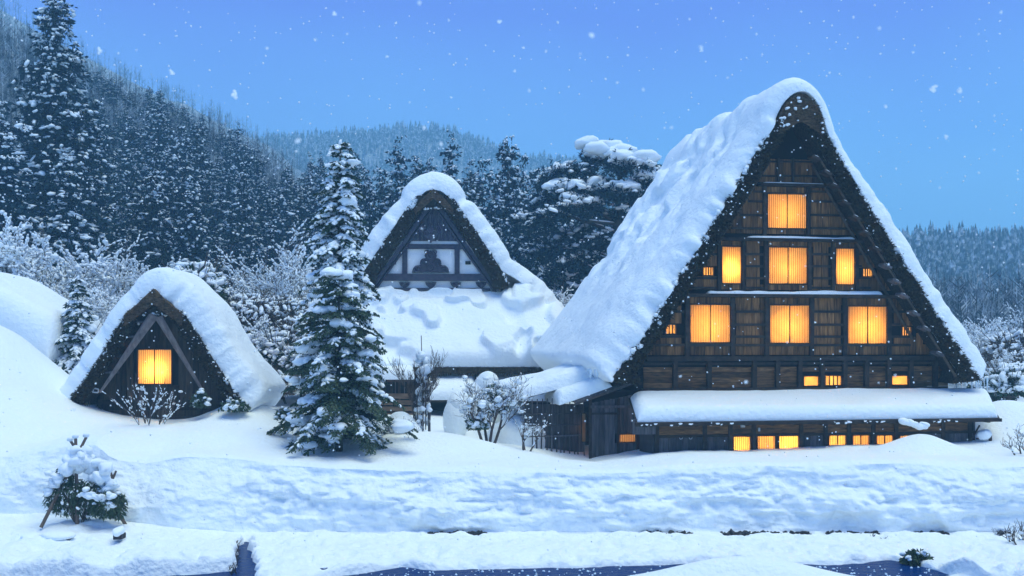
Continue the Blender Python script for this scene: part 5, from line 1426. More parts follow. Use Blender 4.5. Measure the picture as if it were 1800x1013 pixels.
# ---- old pine with snow pads behind the roofs
def pine():
    Y = 62.0; g = np.random.default_rng(530); bx, bz = pX(1085, Y), ground(pX(1085, Y), Y)
    root = thing("pine_tree", "old spreading pine with flat pads of thick snow, between the two big roofs", "tree", (bx, Y, bz))
    fol, sn, tr = Acc(), Acc(), Acc(); q = lambda px, py: np.array([pX(px, Y) - bx, 0, pZ(py, Y) - bz])
    pads = [(1050, 262, 1.0, .9), (1082, 275, 1.3, 1.4), (1112, 300, 1.5, 1.0), (1030, 290, 1.0, .5), (980, 300, 1.2, .6), (1000, 325, 1.6, .8), (960, 335, 1.3, .5), (1050, 325, 1.6, 1.0), (1090, 335, 1.5, .7), (1135, 318, 1.2, .7), (1150, 340, 1.3, .5),
            (975, 365, 1.5, .6), (1020, 365, 1.6, .8), (1065, 368, 1.7, .6), (1110, 372, 1.6, .5), (940, 390, 1.4, .5), (990, 405, 1.5, .5), (1040, 410, 1.7, .5), (1085, 415, 1.5, .4), (960, 440, 1.5, .4), (1015, 450, 1.6, .4), (1060, 455, 1.4, .35), (975, 485, 1.5, .4), (1025, 495, 1.5, .35), (1000, 530, 1.4, .4)]
    trunk = np.array([[0, 0, -1], [.2, 0, 4], [-.3, .1, 8], [.3, 0, 11.5], [.0, 0, 14.2], q(1062, 262)])
    tr.tubes(trunk[:-1], trunk[1:], [.4, .34, .26, .2, .12], [.34, .26, .2, .12, .05], 7)
    for px, py, r, s in pads:
        c = q(px + g.uniform(-8, 8), py + g.uniform(-9, 9)) + [0, g.uniform(-2.2, 1.6), 0]; r *= g.uniform(.75, 1.15); n = int(190 * r); tl = np.sign(px - 1062) * g.uniform(.05, .5)
        th, rr = g.uniform(0, 6.28, n), r * np.sqrt(g.uniform(0, 1, n)); P = c + np.stack([rr * np.cos(th), rr * np.sin(th) * .9, -.45 * (rr / r) ** 2 + g.normal(0, .30, n) - .2 - tl * rr * np.cos(th)], 1)
        for k in range(5):
            d = unit(np.stack([np.cos(th), np.sin(th), g.normal(.1, .5, n)], 1) + g.normal(0, .7, (n, 3))); b = unit(np.cross(d, g.normal(0, 1, (n, 3)))); fol.rhombs(P + d * .12, d * g.uniform(.13, .24, (n, 1)), b * .035)
        m = int(30 * r * (s + .25)); th, rr = g.uniform(0, 6.28, m), r * .92 * np.sqrt(g.uniform(0, 1, m)); w = g.uniform(.08, .27, m) * (.6 + .5 * s)
        sn.lumps(c + np.stack([rr * np.cos(th), rr * np.sin(th) * .9, .02 + .10 * s - .30 * (rr / r) ** 2 + .10 * g.normal(0, 1, m) - tl * rr * np.cos(th)], 1), g.normal(0, 1, (m, 3)) * [1, 1, .15], w * 1.5, w * 1.1, w * (.35 + .25 * s), 5, .3)
        if s > .65:
            m = int(5 + 6 * s); o2 = g.normal(0, .42, (m, 3)) * [r, r * .8, .22]; w = g.uniform(.3, .62, m)
            sn.lumps(c + o2 + [0, 0, .08 + .1 * s], g.normal(0, 1, (m, 3)) * [1, 1, .15], w * 1.4, w, w * (.4 + .2 * s), 6, .4, ICO_M)
        zt = c[2] - g.uniform(.6, 1.8); k = np.interp(zt, trunk[:, 2], trunk[:, 0]); a0 = np.array([k, 0, max(zt, 3)]); mid = (a0 + c) / 2 + [0, 0, g.uniform(-.3, .35)]
        tr.tubes([a0, mid], [mid, c - [0, 0, .15]], [.11, .08], [.08, .03], 5)
        if s < .62: sn.lumps([(mid + c) / 2 + [0, 0, .02], (mid + a0) / 2 + [0, 0, .08]], [c - mid, mid - a0], np.linalg.norm(c - mid) * .5, .08, .07, 7, .2)
    fol.build("crown", CEDAR, root); sn.build("snow_load", SNOW_TREE, root, True, "stuff"); tr.build("trunk", BARK, root)
    a = Acc(); a.tubes([q(1158, 318), q(1163, 302), q(1163, 302)], [q(1163, 302), q(1168, 285), q(1160, 288)], [.09, .06, .05], [.06, .03, .025], 5); a.build("dead_branch", BARK, root)
pine()

# ---- bare trees hung with snow along the valley edge
bt = [bare_tree("bare_tree", 541, 7, .62, 4, 2, .11, .9, 3.4, .012, 170, (.05, .12)), bare_tree("bare_tree", 542, 7, .75, 4, 2, .13, .95, 3.8, .012, 200, (.05, .13)), bare_tree("bare_tree", 543, 7, .5, 4, 2, .10, .85, 2.4, .012, 80, (.05, .12), stems=3)]
ub = [False] * 3
def bare(k, px, Y, py_top, label, group=None, rz=None, zb=None):
    X = pX(px, Y); z = ground(X, Y) if zb is None else zb; H = pZ(py_top, Y) - z; sc = max(H, 2.0) / 7.6; rz = g.uniform(0, 6.28) if rz is None else rz
    if not ub[k]:
        o = bt[k]; ub[k] = True; o.location = (X, Y, z); o.rotation_euler = (0, 0, rz); o.scale = (sc,) * 3; tag(o, label, "tree", group)
    else:
        o = copy_tree(bt[k], (X, Y, z), rz, sc, label, group); o["category"] = "tree"
        if not group and "group" in o: del o["group"]
    return o
BG = "snow laden bare trees along the foot of the wood"
bare(2, 492, 56, 395, "pale bare tree with upright snowy branches, left of the tall fir")
bare(0, 452, 47, 520, "small bare snowy tree between the thatched hut and the fir")
WOODS = []
for px, Y, py, k in [(35, 50, 345, 1), (85, 52, 385, 0), (-15, 50, 360, 1), (140, 55, 380, 1), (185, 57, 400, 0), (230, 60, 415, 2), (60, 50, 450, 1), (160, 50, 470, 0), (280, 61, 430, 1), (115, 52, 465, 1), (20, 52, 430, 0), (395, 56, 470, 0), (420, 58, 440, 2), (530, 57, 430, 1), (465, 54, 500, 1), (505, 50, 530, 0), (435, 50, 560, 1), (375, 52, 520, 1), (210, 54, 470, 1), (250, 53, 490, 0), (540, 49, 560, 1),
                      (650, 60, 470, 1), (940, 60, 470, 0), (965, 62, 450, 1), (985, 58, 500, 2), (1005, 60, 480, 0), (925, 64, 440, 1)]:
    WOODS.append((px, bare(k, px, Y, py, "x", BG)))
ORD = ["first", "second", "third", "fourth", "fifth", "sixth", "seventh", "eighth", "ninth", "tenth", "eleventh", "twelfth", "thirteenth", "fourteenth"]
def label_row(items, zones, what):
    """labels things of a kind by the landmark they stand behind, counted from the left"""
    items = sorted(items, key=lambda q: q[0])
    for lo, hi, where in zones:
        row = [o for px, o in items if lo <= px < hi]
        for i, o in enumerate(row): o["label"] = f"{ORD[i]} from the left among {what} {where}"
label_row(WOODS, [(-100, 118, "above the far left snow slab"), (118, 300, "behind the hut roof"), (300, 600, "between the hut and the tall fir"), (600, 1100, "in the gap beside the temple roof")], "snowy bare trees")
RG = "bare trees behind the right edge of the farmhouse"
RT = []
for px, Y, py, k in [(1735, 55, 545, 1), (1790, 57, 560, 0), (1765, 50, 600, 1), (1815, 52, 590, 1), (1840, 60, 540, 0), (1700, 60, 560, 1), (1745, 62, 530, 0), (1780, 64, 535, 2)]:
    RT.append((px, bare(k, px, Y, py, "x", RG)))
label_row(RT, [(1000, 2000, "behind the right eave of the farmhouse")], "snowy bare trees")

# ---- bushes deep in snow
def snow_bush(name, seed, r, h, m, nleaf=1500, nl=60, big=.22):
    g = np.random.default_rng(seed); fol, sn, tr = Acc(), Acc(), Acc()
    u = unit(g.normal(0, 1, (nleaf, 3)) * [1, 1, .8]); u[:, 2] = np.abs(u[:, 2]) * 1.1 - .12; rr = g.uniform(.55, 1.05, (nleaf, 1)); P = u * rr * [r, r, h]
    d = unit(u + g.normal(0, .6, (nleaf, 3))); b = unit(np.cross(d, g.normal(0, 1, (nleaf, 3)))); fol.rhombs(P, d * g.uniform(.06, .13, (nleaf, 1)), b * g.uniform(.02, .045, (nleaf, 1)))
    u = unit(g.normal(0, 1, (nl, 3))); u[:, 2] = np.abs(u[:, 2]) * 1.2 + .05; u = unit(u); s = g.uniform(.4, 1.0, nl) * big
    sn.lumps(u * [r, r, h] * g.uniform(.6, 1.05, (nl, 1)), g.normal(0, 1, (nl, 3)) * [1, 1, .5], s * 1.9, s * .8, s * .6, seed, .55)
    n = 70; a_ = g.uniform(0, 6.28, n); rt = g.uniform(.6, 1.25, n); tr.tubes(np.zeros((n, 3)) - [0, 0, .3], np.stack([np.cos(a_) * r * rt, np.sin(a_) * r * rt, g.uniform(.2, 1.35, n) * h], 1), .022, .007, 4)
    root = thing(name, None, None); fol.build("foliage", m, root); sn.build("snow_load", SNOW_TREE, root, True, "stuff"); tr.build("stems", TWIG, root); return root
def setb(o, px, py, Y, label, cat="bush", group=None, sc=1.0):
    o.location = (pX(px, Y), Y, pZ(py, Y)); o.scale = (sc,) * 3; tag(o, label, cat, group); return o
b1 = snow_bush("snow_bush", 551, 1.0, 1.1, FIR, 2600, 230, .15)
b2 = snow_bush("snow_bush", 552, 1.1, .9, TWIG, 2600, 260, .115)
setb(b1, 345, 520, 47, "round bush with big clumps of snow just behind the hut roof", sc=1.35)
setb(b2, 435, 560, 48, "low dark bush with flat snow right of the hut roof", sc=1.2)
SB = "snow heaped bushes around the hut"
k = 0
BS = []
for px, py, Y, s in [(120, 645, 45, 1.35), (95, 640, 44, .8), (420, 640, 46, 1.2), (470, 690, 43, 1.0), (490, 640, 47, 1.3), (520, 600, 48, 1.2), (455, 610, 49, 1.1), (400, 580, 50, 1.2), (540, 650, 45, 1.1), (500, 560, 51, 1.2), (380, 540, 53, 1.1), (545, 590, 49, 1.0), (1775, 690, 48, 1.2), (1810, 660, 50, 1.3), (1740, 700, 49, 1.1), (1790, 630, 53, 1.5)]:
    o = copy_tree((b1, b2)[k % 2], (pX(px, Y), Y, pZ(py, Y)), k * 1.3, s, "bush heaped with snow in the thicket by the houses", SB); o["category"] = "bush"; k += 1; BS.append((px, o))
label_row(BS, [(-100, 300, "left of and behind the hut"), (300, 700, "between the hut and the firs"), (1500, 2000, "beyond the right end of the farmhouse")], "snow heaped bushes")
# small young fir left of the hut
o = fir("young_fir_tree", 3.6, 1.05, 556, .2, 16, 9, .45, 3, .8, FIR, twig=.26, lump=1.2, pillow=.1); setb(o, 137, 640, 43, "young fir under snow between the far left roof and the hut", "tree")
# broadleaf bush under the right eave of the hut
def leaf_bush(name, px, py, Y, seed, r, h, label, n=420, snow=26):
    g = np.random.default_rng(seed); fol, sn = Acc(), Acc(); u = unit(g.normal(0, 1, (n, 3))); u[:, 2] = np.abs(u[:, 2]); P = u * g.uniform(.4, 1, (n, 1)) * [r, r * .7, h]
    d = unit(u * .6 + g.normal(0, .5, (n, 3)) + [0, 0, -.3]); b = unit(np.cross(d, g.normal(0, 1, (n, 3)))); fol.rhombs(P, d * .085, b * .035)
    q = g.integers(0, n, snow); s = g.uniform(.04, .11, snow); sn.lumps(P[q] + [0, 0, .05], g.normal(0, 1, (snow, 3)) * [1, 1, .3], s * 1.3, s, s * .7, seed, .3)
    root = thing(name, label, "bush", (pX(px, Y), Y, pZ(py, Y))); fol.build("foliage", LEAF, root); sn.build("snow_load", SNOW_TREE, root, True, "stuff"); return root
leaf_bush("leafy_bush", 352, 716, 36.0, 561, .36, .62, "small leafy bush pressed against the hut wall under its right eave")
leaf_bush("leafy_bush", 412, 722, 35.8, 562, .55, .42, "low leafy bush with snow at the right foot of the hut roof", 420, 40)
leaf_bush("leafy_bush", 500, 738, 34.6, 563, .35, .40, "little leafy bush in the snow left of the dark fir", 260, 14)

# ---- forked bare shrub in front of the hut window
def shrub(name, px, py, Y, seed, H, stems, label, cat="shrub", spread=.42, lean=.42, levels=3, nkid=1, r0=.034, snow=.55, sw=1.0, lumps=26, ls=(.03, .07), mt=None):
    o = bare_tree(name, seed, H, spread, levels, nkid, r0, snow, sw, .0065, lumps, ls, stems=stems, lean=lean, up=.5, wig=.10, mt=mt)
    o.location = (pX(px, Y), Y, pZ(py, Y)); return tag(o, label, cat)
shrub("bare_shrub", 263, 752, 35.0, 571, 2.2, 5, "bare twiggy shrub holding clots of snow in front of the hut window", lean=.5, spread=.34)
shrub("bare_shrub", 858, 770, 36.0, 572, 2.7, 4, "bare spreading shrub with dark twigs before the temple hall", lean=.55, spread=.55, nkid=2, r0=.06, snow=.45, lumps=60, ls=(.05, .15))
shrub("bare_shrub", 925, 775, 35.4, 577, 1.5, 3, "thin bare shrub leaning towards the plank shed", lean=.6, spread=.5, snow=.4, lumps=14)
leaf_bush("leafy_bush", 868, 725, 36.3, 573, .62, 1.0, "dark leafy bush tangled in the bare shrub before the temple hall", 520, 50)
leaf_bush("leafy_bush", 838, 755, 36.0, 574, .45, .5, "low dark leafy bush at the foot of the bare shrub", 300, 26)
shrub("thorny_shrub", 700, 770, 35.6, 575, 1.1, 6, "tangled brown shrub under a sheet of snow right of the dark fir", lean=.8, spread=.6, nkid=2, lumps=70, ls=(.05, .14))
shrub("bare_shrub", 1800, 790, 33.0, 576, 1.2, 4, "bare twigs reaching in at the right edge beside the farmhouse", lean=.6, spread=.5, snow=.25, lumps=6)
shrub("bare_shrub", 1800, 945, 28.6, 578, .9, 5, "dry twigs at the right edge by the foot of the snow bank", lean=.8, spread=.5, snow=.2, lumps=10)
shrub("dry_weed", 1545, 945, 29.6, 579, .5, 4, "sprig of dry weed at the foot of the snow bank", "weed", lean=.7, snow=.1, lumps=0, r0=.012)

# ---- shrub bound with poles against the snow
def bound_shrub():
    Y = 36.4; root = thing("bound_shrub", "slim shrub bound upright with sticks around a pole, before the temple hall", "shrub", (pX(742, Y), Y, pZ(765, Y))); g = np.random.default_rng(581)
    k = FPX / Y; a = Acc(); a.tubes([(.06, 0, -.3)], [(-.03, 0, 175 / k)], [.022], [.016], 6, True); a.build("pole", POLE, root)
    for i in range(16):
        t = 2 * np.pi * i / 16 + g.uniform(-.2, .2); r0 = .30 * g.uniform(.8, 1.15); h = g.uniform(80, 118) / k; c = Acc(); m = np.array([np.cos(t) * .30, np.sin(t) * .30, h * .5])
        c.tubes([(np.cos(t) * r0, np.sin(t) * r0, -.3), m], [m, (np.cos(t) * .16, np.sin(t) * .16, h)], [.018, .017], [.017, .012], 4, True); c.build("stick", GREY_WOOD, root)
    p0, p1, a_, b_ = branches(g, 2.4, .35, 3, 2, .02, up=.6, wig=.12, stems=5, lean=.22); a = Acc(); a.tubes(p0 + [0, 0, .7], p1 + [0, 0, .7], np.maximum(a_, .006), np.maximum(b_, .005), 3); a.build("twigs", TWIG, root)
    a = Acc(); n = 70; z = g.uniform(.1, 2.9, n); t = g.uniform(0, 6.28, n); r = .3 * (1 - z / 5) * g.uniform(.5, 1.1, n); s = g.uniform(.04, .12, n)
    a.lumps(np.stack([np.cos(t) * r, np.sin(t) * r, z], 1), g.normal(0, 1, (n, 3)) * [1, 1, .4], s * 1.3, s, s * .9, 582, .3)
    a.lumps([(.12, -.1, 115 / k), (-.05, -.05, 140 / k)], [(1, 0, .5), (1, 0, .2)], [.34, .17], [.2, .15], [.17, .15], 583, .25, ICO_L); a.build("snow_load", SNOW_TREE, root, True, "stuff")
bound_shrub()

# ---- heaps of snow: the capped post and the sheet of snow on the low shrub
def snow_heap(name, label, blobs, seed):
    """blobs: (px, py, Y, rx, ry, rz)"""
    b0 = blobs[0]; loc = at(b0[0], b0[1], b0[2]); root = thing(name, label, "snow heap", loc); a = Acc()
    for px, py, Y, rx, ry, rz in blobs: a.lumps([at(px, py, Y) - loc], [(1, 0, 0)], rx, ry, rz, seed, .16, ICO_L)
    a.build("snow_mass", SNOW, root, True, "stuff"); return root
snow_heap("snow_heap", "rounded heap of snow standing before the temple hall roof", [(858, 676, 43.1, .52, .5, .62), (846, 700, 43.2, .80, .6, .8), (832, 722, 43, .85, .6, .75), (876, 712, 43.4, .8, .5, .75), (874, 690, 43.3, .50, .5, .5)], 591)
snow_heap("snow_pillar", "pale pillar of piled snow left of the bare shrub", [(803, 735, 39.5, .5, .5, .85), (806, 710, 39.5, .42, .42, .45)], 592)
snow_heap("snow_heap", "rounded heap of fallen snow against the plank shed", [(915, 782, 38.2, 1.1, .8, 1.0), (890, 775, 38.4, .8, .7, .7), (905, 735, 39.5, .55, .6, .9)], 593)
snow_heap("snow_heap", "slanting sheet of snow over the brown shrub right of the dark fir", [(706, 742, 36.2, .42, .4, .35), (722, 760, 36.0, .35, .4, .4)], 594)
snow_heap("snow_drift", "broad drift of snow beyond the right end of the lean-to roof", [(1775, 790, 42, 1.6, 1.5, 1.25)], 595)

# ---- sheltered shrub with its tripod of poles in the foreground
def tripod():
    Y = 29.2; loc = at(140, 922, Y); root = thing("tripod_shelter", "tripod of tied poles over a snow covered evergreen shrub in front of the bank", "plant support", loc); g = np.random.default_rng(601)
    q = lambda px, py, dy=0: at(px, py, Y + dy) - loc
    for a0, b0, r in ((q(136, 925, -.1), q(133, 770, 0), .055), (q(72, 918, -.5), q(152, 768, .15), .05), (q(232, 930, .5), q(124, 775, .1), .05)):
        a = Acc(); a.tubes([a0 - [0, 0, .15]], [b0], [r], [r * .8], 7); a.lumps([b0 + [0, 0, .03]], [(1, 0, .3)], .09, .07, .06, 3, .2); 
        s = Acc(); s.lumps([b0 + [0, 0, .04]], [(1, 0, .3)], .10, .08, .07, 3, .2); p = Acc(); p.tubes([a0 - [0, 0, .15]], [b0], [r], [r * .8], 7); po = p.build("pole", POLE, root, True); s.build("pole_snow", SNOW_TREE, po, True)
    t = np.linspace(0, 2 * np.pi * 3, 40); c = q(137, 800); P = c + np.stack([.11 * np.cos(t), .11 * np.sin(t), -.05 + .1 * t / t[-1]], 1); a = Acc(); a.tubes(P[:-1], P[1:], .012, .012, 4); a.build("rope", DARK, root)
    s = Acc(); nn_ = 46; tt = g.uniform(0, 1, nn_); cx_ = 126 + 62 * tt + g.normal(0, 9, nn_); cy_ = 806 + 48 * tt ** 1.1 + g.normal(0, 9, nn_) - 12 * np.sin(np.pi * tt); w = g.uniform(.10, .24, nn_) * (1.1 - .3 * tt); s.lumps([q(x, y, z) for x, y, z in zip(cx_, cy_, g.normal(0, .16, nn_))], g.normal(0, 1, (nn_, 3)) * [1, 1, .4], w * 1.25, w, w * .8, 602, .4, ICO_M)
    nn_ = 44; w = g.uniform(.05, .13, nn_); cc = [(170, 874, -.45), (190, 880, -.4), (203, 862, -.1), (90, 852, -.3), (104, 838, -.2), (158, 868, -.45)]; kk_ = g.integers(0, 6, nn_); s.lumps([q(cc[i][0] + x, cc[i][1] + y, cc[i][2]) for i, x, y in zip(kk_, g.normal(0, 8, nn_), g.normal(0, 6, nn_))], g.normal(0, 1, (nn_, 3)) * [1, 1, .4], w * 1.5, w, w * .7, 603, .45)
    s.build("snow_load", SNOW_TREE, root, True, "stuff")
    sh = thing("evergreen_shrub", "dark evergreen shrub drooping under snow inside the tripod of poles", "shrub", loc)
    fol = Acc()
    for (px, py, dy, rx, rz, n) in [(120, 872, 0, .55, .62, 900), (150, 885, .15, .5, .5, 600), (185, 888, -.2, .5, .40, 800), (95, 875, -.1, .3, .5, 400), (208, 890, -.1, .26, .42, 420), (112, 840, 0, .3, .35, 400), (160, 865, -.1, .4, .35, 400)]:
        u = unit(g.normal(0, 1, (n, 3))); P = q(px, py, dy) + u * g.uniform(.5, 1, (n, 1)) * [rx, rx * .8, rz]
        d = unit(u * [.5, .5, .2] + g.normal(0, .35, (n, 3)) + [0, 0, -.6]); b = unit(np.cross(d, g.normal(0, 1, (n, 3)))); fol.rhombs(P, d * g.uniform(.05, .11, (n, 1)), b * g.uniform(.012, .024, (n, 1)))
    fol.build("foliage", LEAF, sh)
    a_ = g.uniform(0, 6.28, 14); st = Acc(); st.tubes(np.zeros((14, 3)) - [0, 0, .2], np.stack([np.cos(a_) * .45, np.sin(a_) * .35, g.uniform(.4, 1.0, 14)], 1) + q(140, 915), .02, .008, 4); st.build("stems", TWIG, sh)
    n = 60; s = Acc(); w = g.uniform(.015, .05, n); u = unit(g.normal(0, 1, (n, 3))); s.lumps(q(150, 880) + u * [.85, .5, .45], g.normal(0, 1, (n, 3)), w * 1.4, w, w * .8, 604, .3, ICO_S); s.build("snow_flecks", SNOW_TREE, sh, True, "stuff")
    # snow capped stake on the right
    loc2 = at(198, 850, 29.9); stk = thing("wooden_stake", "short forked stake standing out of the snow right of the tripod", "stake", loc2)
    a = Acc(); a.tubes([(0, 0, -1.0)], [(.0, 0, .25)], [.05], [.045], 7); a.build("post", POLE, stk, True); a = Acc(); a.tubes([(0, 0, .12)], [(.1, 0, .36)], [.035], [.03], 6); a.tubes([(0, 0, .12)], [(-.08, 0, .4)], [.035], [.03], 6); a.build("fork", POLE, stk, True, "stuff")
    for px, py, w, lab in ((52, 962, .38, "short dark plank end jutting from the snow at the far left"), (100, 960, .72, "longer dark plank lying in the snow in front of the tripod"), (208, 952, .22, "stub of a plank poking from the snow right of the tripod")):
        l3 = at(px, py, 27.6) + [0, 0, .16]; b = thing("plank_end", lab, "plank", l3); c = Acc(); c.box(-w / 2, w / 2, -.08, .25, -.10, .035); c.build("board", GREY_WOOD, b); s = Acc(); s.lumps([(0, .05, .10)], [(1, 0, 0)], w * .62, .3, .12, 606, .2, ICO_L); s.build("snow_cap", SNOW, b, True)
tripod()
leaf_bush("dark_weed_clump", 1612, 990, 26.6, 611, .42, .34, "dark clump of weeds overhanging the stream at the lower right", 700, 10)
a = Acc(); g2 = np.random.default_rng(612); n = 520
xs_ = g2.uniform(-2.5, 14.5, n); kk = fbm(xs_ * .9, 7, 0, 48, 4) > -.05; xs_ = xs_[kk]; n = len(xs_); s = g2.uniform(.02, .06, n)
a.lumps(np.stack([xs_, foot_y(xs_) - .2 + g2.normal(0, .04, n), foot_z(xs_) - .02 + g2.uniform(-.03, .05, n)], 1), g2.normal(0, 1, (n, 3)) * [1, .4, .3], s * 1.8, s, s, 613, .4, ICO_S); tag(a.build("wet_earth", EARTH, kind="stuff"), "dark wet earth and dead leaves in the gap at the foot of the bank", "earth")
# stones and ice lumps breaking the surface of the stream
a = Acc(); n = 240; px = g2.uniform(560, 1640, n); py = g2.uniform(996, 1016, n); P = np.array([at(x, y, FPX * (CAMZ - .28) / (y - CY)) for x, y in zip(px, py)]); s = g2.uniform(.012, .045, n)
a.lumps(P, g2.normal(0, 1, (n, 3)) * [1, 1, .2], s, s * .8, s * .9, 614, .3, ICO_S); tag(a.build("ice_lumps", ICE, None, True, "stuff"), "small lumps of slush and splashing drops on the dark stream", "ice")

# dry stalks hanging over the edge of the ditch
g2 = np.random.default_rng(620); n = 170; y = g2.uniform(25.2, 29.0, n); xd_ = np.interp(y, [24, 26, 27.5, 29.5], [-6.3, -6.75, -7.09, -7.6]) - .22 + g2.normal(0, .05, n)
a = Acc(); h_ = g2.uniform(.05, .15, n); a.rhombs(np.stack([xd_, y, .36 + g2.uniform(-.05, .10, n)], 1), np.stack([g2.normal(.04, .05, n), g2.normal(-.03, .04, n), h_ * .6], 1), np.tile([.012, 0, 0], (n, 1)) * g2.uniform(.5, 1.3, (n, 1)))
tag(a.build("dead_grass", TWIG, kind="stuff"), "dead grass stalks showing along the left edge of the ditch", "grass")
# ---- far woods
def mini_conifer(acc, X, Y, Z, H, Rr, g):
    n = len(X); V = []; tiers = 5
    for k in range(tiers):
        zb, zt = .12 + .78 * k / tiers, .12 + .78 * (k + 1.7) / tiers; r = Rr * (1 - .8 * k / tiers) * g.uniform(.75, 1.2, n)
        m = 7; th = np.arange(m) * 2 * np.pi / m + g.uniform(0, 6, (n, 1)); rj = r[:, None] * g.uniform(.6, 1.25, (n, m))
        ring = np.stack([X[:, None] + rj * np.cos(th), Y[:, None] + rj * np.sin(th), Z[:, None] + H[:, None] * zb + H[:, None] * g.uniform(-.05, .03, (n, m))], -1)
        tip = np.stack([X, Y, Z + H * min(zt, 1.0)], -1)
        Vv = np.concatenate([ring, tip[:, None]], 1); i = np.arange(0, m); j = (i + 1) % m
        F = np.stack([i, j, np.full(m, m), np.full(m, m)], 1)[:, [0, 1, 2]]
        F = np.concatenate([F, F[:, -1:]], 1)
        acc.append((Vv.reshape(-1, 3), (np.stack([i, j, np.full(m, m)], 1)[None] + (np.arange(n) * (m + 1))[:, None, None]).reshape(-1, 3)))
def build_tris(name, parts, m, parent=None):
    V, F, o = [], [], 0
    for v, f in parts: V.append(v); F.append(f + o); o += len(v)
    return link(name, mesh_np(name, np.concatenate(V), np.concatenate(F), m), parent)
def bare_wood(acc, X, Y, Z, H, g):
    """upright grey crowns of leafless trees: trunk and rising limbs"""
    n = len(X); B = np.stack([X, Y, Z], 1); top = B + np.stack([g.normal(0, .04, n) * H, g.normal(0, .04, n) * H, H], 1)
    acc.tubes(B, top, .012 * H, .003 * H, 3)
    for k in range(12):
        t = g.uniform(.15, .9, (n, 1)); p = B + (top - B) * t; a_ = g.uniform(0, 6.28, n); l = (H * g.uniform(.16, .40, n) * (1.15 - t[:, 0]))
        acc.tubes(p, p + np.stack([np.cos(a_) * l * .9, np.sin(a_) * l * .9, l * .8], 1), .008 * H, .002 * H, 3)
g = np.random.default_rng(700)
n = 4200; Y = g.uniform(104, 172, n); X = pX(g.uniform(-120, 520, n), Y); Z = far_z(X, Y); a = Acc(); bare_wood(a, X, Y, Z, g.uniform(2.5, 6.5, n), g)
tag(a.build("hillside_wood", FAR_TWIG, kind="stuff"), "leafless grey woodland covering the left hillside", "wood")
n = 1500; Y = g.uniform(240, 425, n); X = pX(g.uniform(-120, 620, n), Y); Z = far_z(X, Y); a = Acc(); bare_wood(a, X, Y, Z, g.uniform(5, 9, n), g)
tag(a.build("ridge_wood", FAR_TWIG, kind="stuff"), "faint leafless woodland on the misty ridge at the left", "wood")
n = 3800; Y = g.uniform(450, 805, n); X = pX(g.uniform(430, 1150, n), Y); Z = far_z(X, Y); parts = []; H = g.uniform(6, 11, n); mini_conifer(parts, X, Y, Z, H, H * .17, g)
o = build_tris("distant_wood", parts, FAR_TREE); o["kind"] = "stuff"; tag(o, "misty conifer wood covering the distant hill in the middle", "wood")
n = 3300; Y = g.uniform(100, 595, n); X = pX(np.where(g.random(n) < .7, g.uniform(1560, 1850, n), g.uniform(1150, 2300, n)), Y); Z = far_z(X, Y); a = Acc(); bare_wood(a, X, Y, Z, g.uniform(5, 9, n), g)
tag(a.build("valley_wood", FAR_TWIG, kind="stuff"), "frosted leafless wood on the misty slope at the right", "wood")
n = 1400; Y = g.uniform(200, 602, n); X = pX(np.where(g.random(n) < .6, g.uniform(1560, 1850, n), g.uniform(1150, 2300, n)), Y); Z = far_z(X, Y); parts = []; H = g.uniform(6, 12, n); mini_conifer(parts, X, Y, Z, H, H * .17, g)
o = build_tris("misty_wood", parts, FAR_TREE); o["kind"] = "stuff"; tag(o, "scattered conifers in the frosted wood on the right slope", "wood")
# single trees standing on the skylines
pr = []
for k in range(3):
    parts = []; mini_conifer(parts, np.zeros(1), np.zeros(1), np.zeros(1) - .3, np.array([10.0]), np.array([1.9]), g); pr.append(parts)
pm = []
for parts in pr:
    V, F, o_n = [], [], 0
    for v, f in parts: V.append(v); F.append(f + o_n); o_n += len(v)
    pm.append(mesh_np("skyline_conifer", np.concatenate(V), np.concatenate(F), FAR_TREE))
def sky_tree(px, Y, H, label, group):
    X = pX(px, Y); o = link("skyline_conifer", pm[int(g.integers(0, 3))]); o.location = (X, Y, float(far_z(X, Y)) - .5); s = H / 10 ; o.scale = (s * g.uniform(.9, 1.3), s * g.uniform(.9, 1.3), s); o.rotation_euler = (0, 0, g.uniform(0, 6)); return tag(o, label, "tree", group)
for px in np.arange(480, 960, 9.5): sky_tree(px + g.uniform(-4, 4), 798 + g.uniform(-5, 5), g.uniform(8, 18), "small misty conifer on the skyline of the distant hill", "conifers on the distant skyline")
for px in np.arange(1618, 1812, 12): sky_tree(px + g.uniform(-4, 4), 597 + g.uniform(-5, 4), g.uniform(5, 11), "misty conifer on the ridge right of the farmhouse", "conifers on the right ridge")

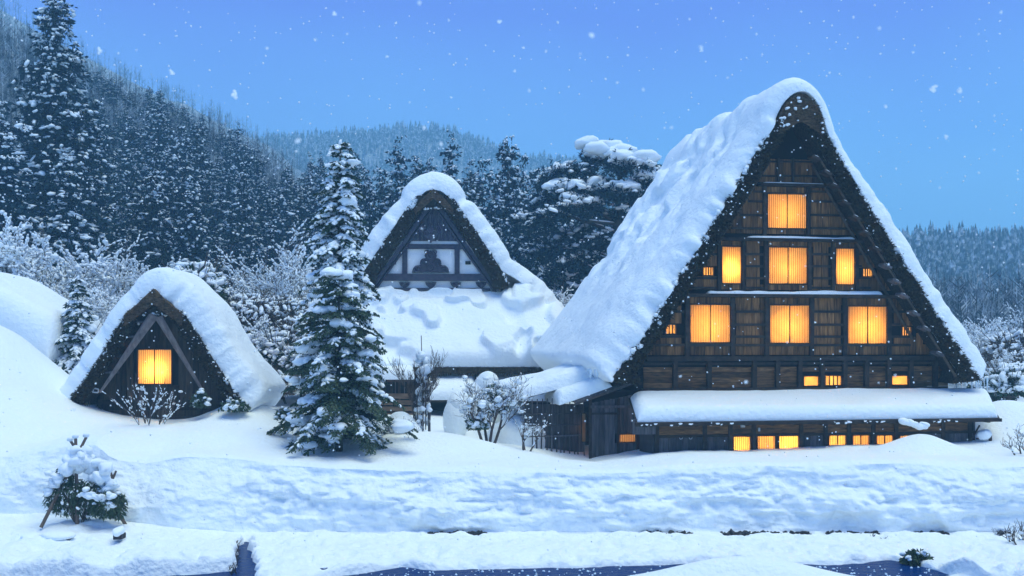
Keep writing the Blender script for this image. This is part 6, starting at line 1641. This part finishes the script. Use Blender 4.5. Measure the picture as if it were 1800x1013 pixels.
# ---- falling snow
fl = []
for k in range(3):
    q = np.random.default_rng(800 + k); m = 6; a = Acc(); a.lumps(q.normal(0, .22, (m, 3)), q.normal(0, 1, (m, 3)), q.uniform(.35, .7, m), q.uniform(.3, .6, m), q.uniform(.3, .6, m), k, .3, ICO_S); fl.append(a.mesh("snowflake", SNOW_TREE, True))
def flake(px, py, Y, s):
    o = link("snowflake", fl[int(g.integers(0, 3))]); o.location = at(px, py, Y); o.scale = (s,) * 3; o.rotation_euler = tuple(g.uniform(0, 6, 3)); tag(o, "white snowflake drifting down in the air before the village", "snowflake", "snowflakes in the air")
big = [(413, 168, 11), (175, 90, 9), (302, 128, 8), (523, 248, 9), (1640, 156, 10), (1688, 160, 8), (1039, 62, 8), (588, 24, 7), (60, 214, 6), (877, 38, 6), (738, 5, 7), (1232, 85, 6), (1664, 241, 6), (1545, 50, 5), (1557, 187, 5), (1233, 88, 4), (1193, 284, 4), (470, 85, 4), (1180, 225, 4), (776, 254, 6), (746, 225, 5), (1312, 672, 7), (1716, 649, 8), (92, 160, 5), (145, 245, 5), (60, 460, 4), (1500, 30, 4), (1720, 304, 4), (1760, 22, 4), (1605, 92, 4), (1573, 660, 4), (1196, 662, 4), (130, 720, 5), (346, 348, 4), (650, 620, 4), (990, 460, 4), (930, 160, 4), (905, 125, 4), (680, 100, 4), (610, 60, 3), (555, 70, 3), (1330, 60, 3), (1130, 158, 4), (1720, 60, 3), (1652, 330, 3), (1340, 96, 3), (1020, 95, 3), (960, 90, 4)]
for px, py, r in big:
    Y = g.uniform(4.0, 8); flake(px, py, Y, r * .72 * Y / FPX)
for k in range(230):
    Y = g.uniform(6, 20); flake(g.uniform(0, 1800), g.uniform(0, 700) if k < 190 else g.uniform(0, 1000), Y, g.uniform(1.1, 3.2) * .85 * Y / FPX)
n = 1500; Y = g.uniform(12, 36, n); P = np.array([at(g.uniform(-80, 1880), g.uniform(-40, 960), y) for y in Y]); ok = (P[:, 2] > field_z(P[:, 0], np.maximum(P[:, 1], 31)) + .2) | (P[:, 1] < 29); P = P[ok]; s = g.uniform(.6, 1.7, len(P)) * P[:, 1] / FPX
a = Acc(); a.lumps(P, g.normal(0, 1, (len(P), 3)), s * 1.1, s, s, 801, .3, ICO_S); tag(a.build("falling_snow", SNOW_TREE, None, True, "stuff"), "fine snow falling everywhere in the air", "snowfall")
# ------------------------------------------------------------------ the air
a = Acc(); a.box(-1230, 1230, -62, 1430, -1.6, 178)
HZ = bpy.data.materials.new("winter_haze"); HZ.use_nodes = True
t = HZ.node_tree; t.nodes.clear()
o_ = t.nodes.new("ShaderNodeOutputMaterial"); pv = t.nodes.new("ShaderNodeVolumePrincipled")
pv.inputs["Color"].default_value = (0.36, 0.74, 1.0, 1); pv.inputs["Density"].default_value = 0.0013; pv.inputs["Anisotropy"].default_value = 0.0
t.links.new(pv.outputs[0], o_.inputs["Volume"])
a.build("haze", HZ, kind="stuff")
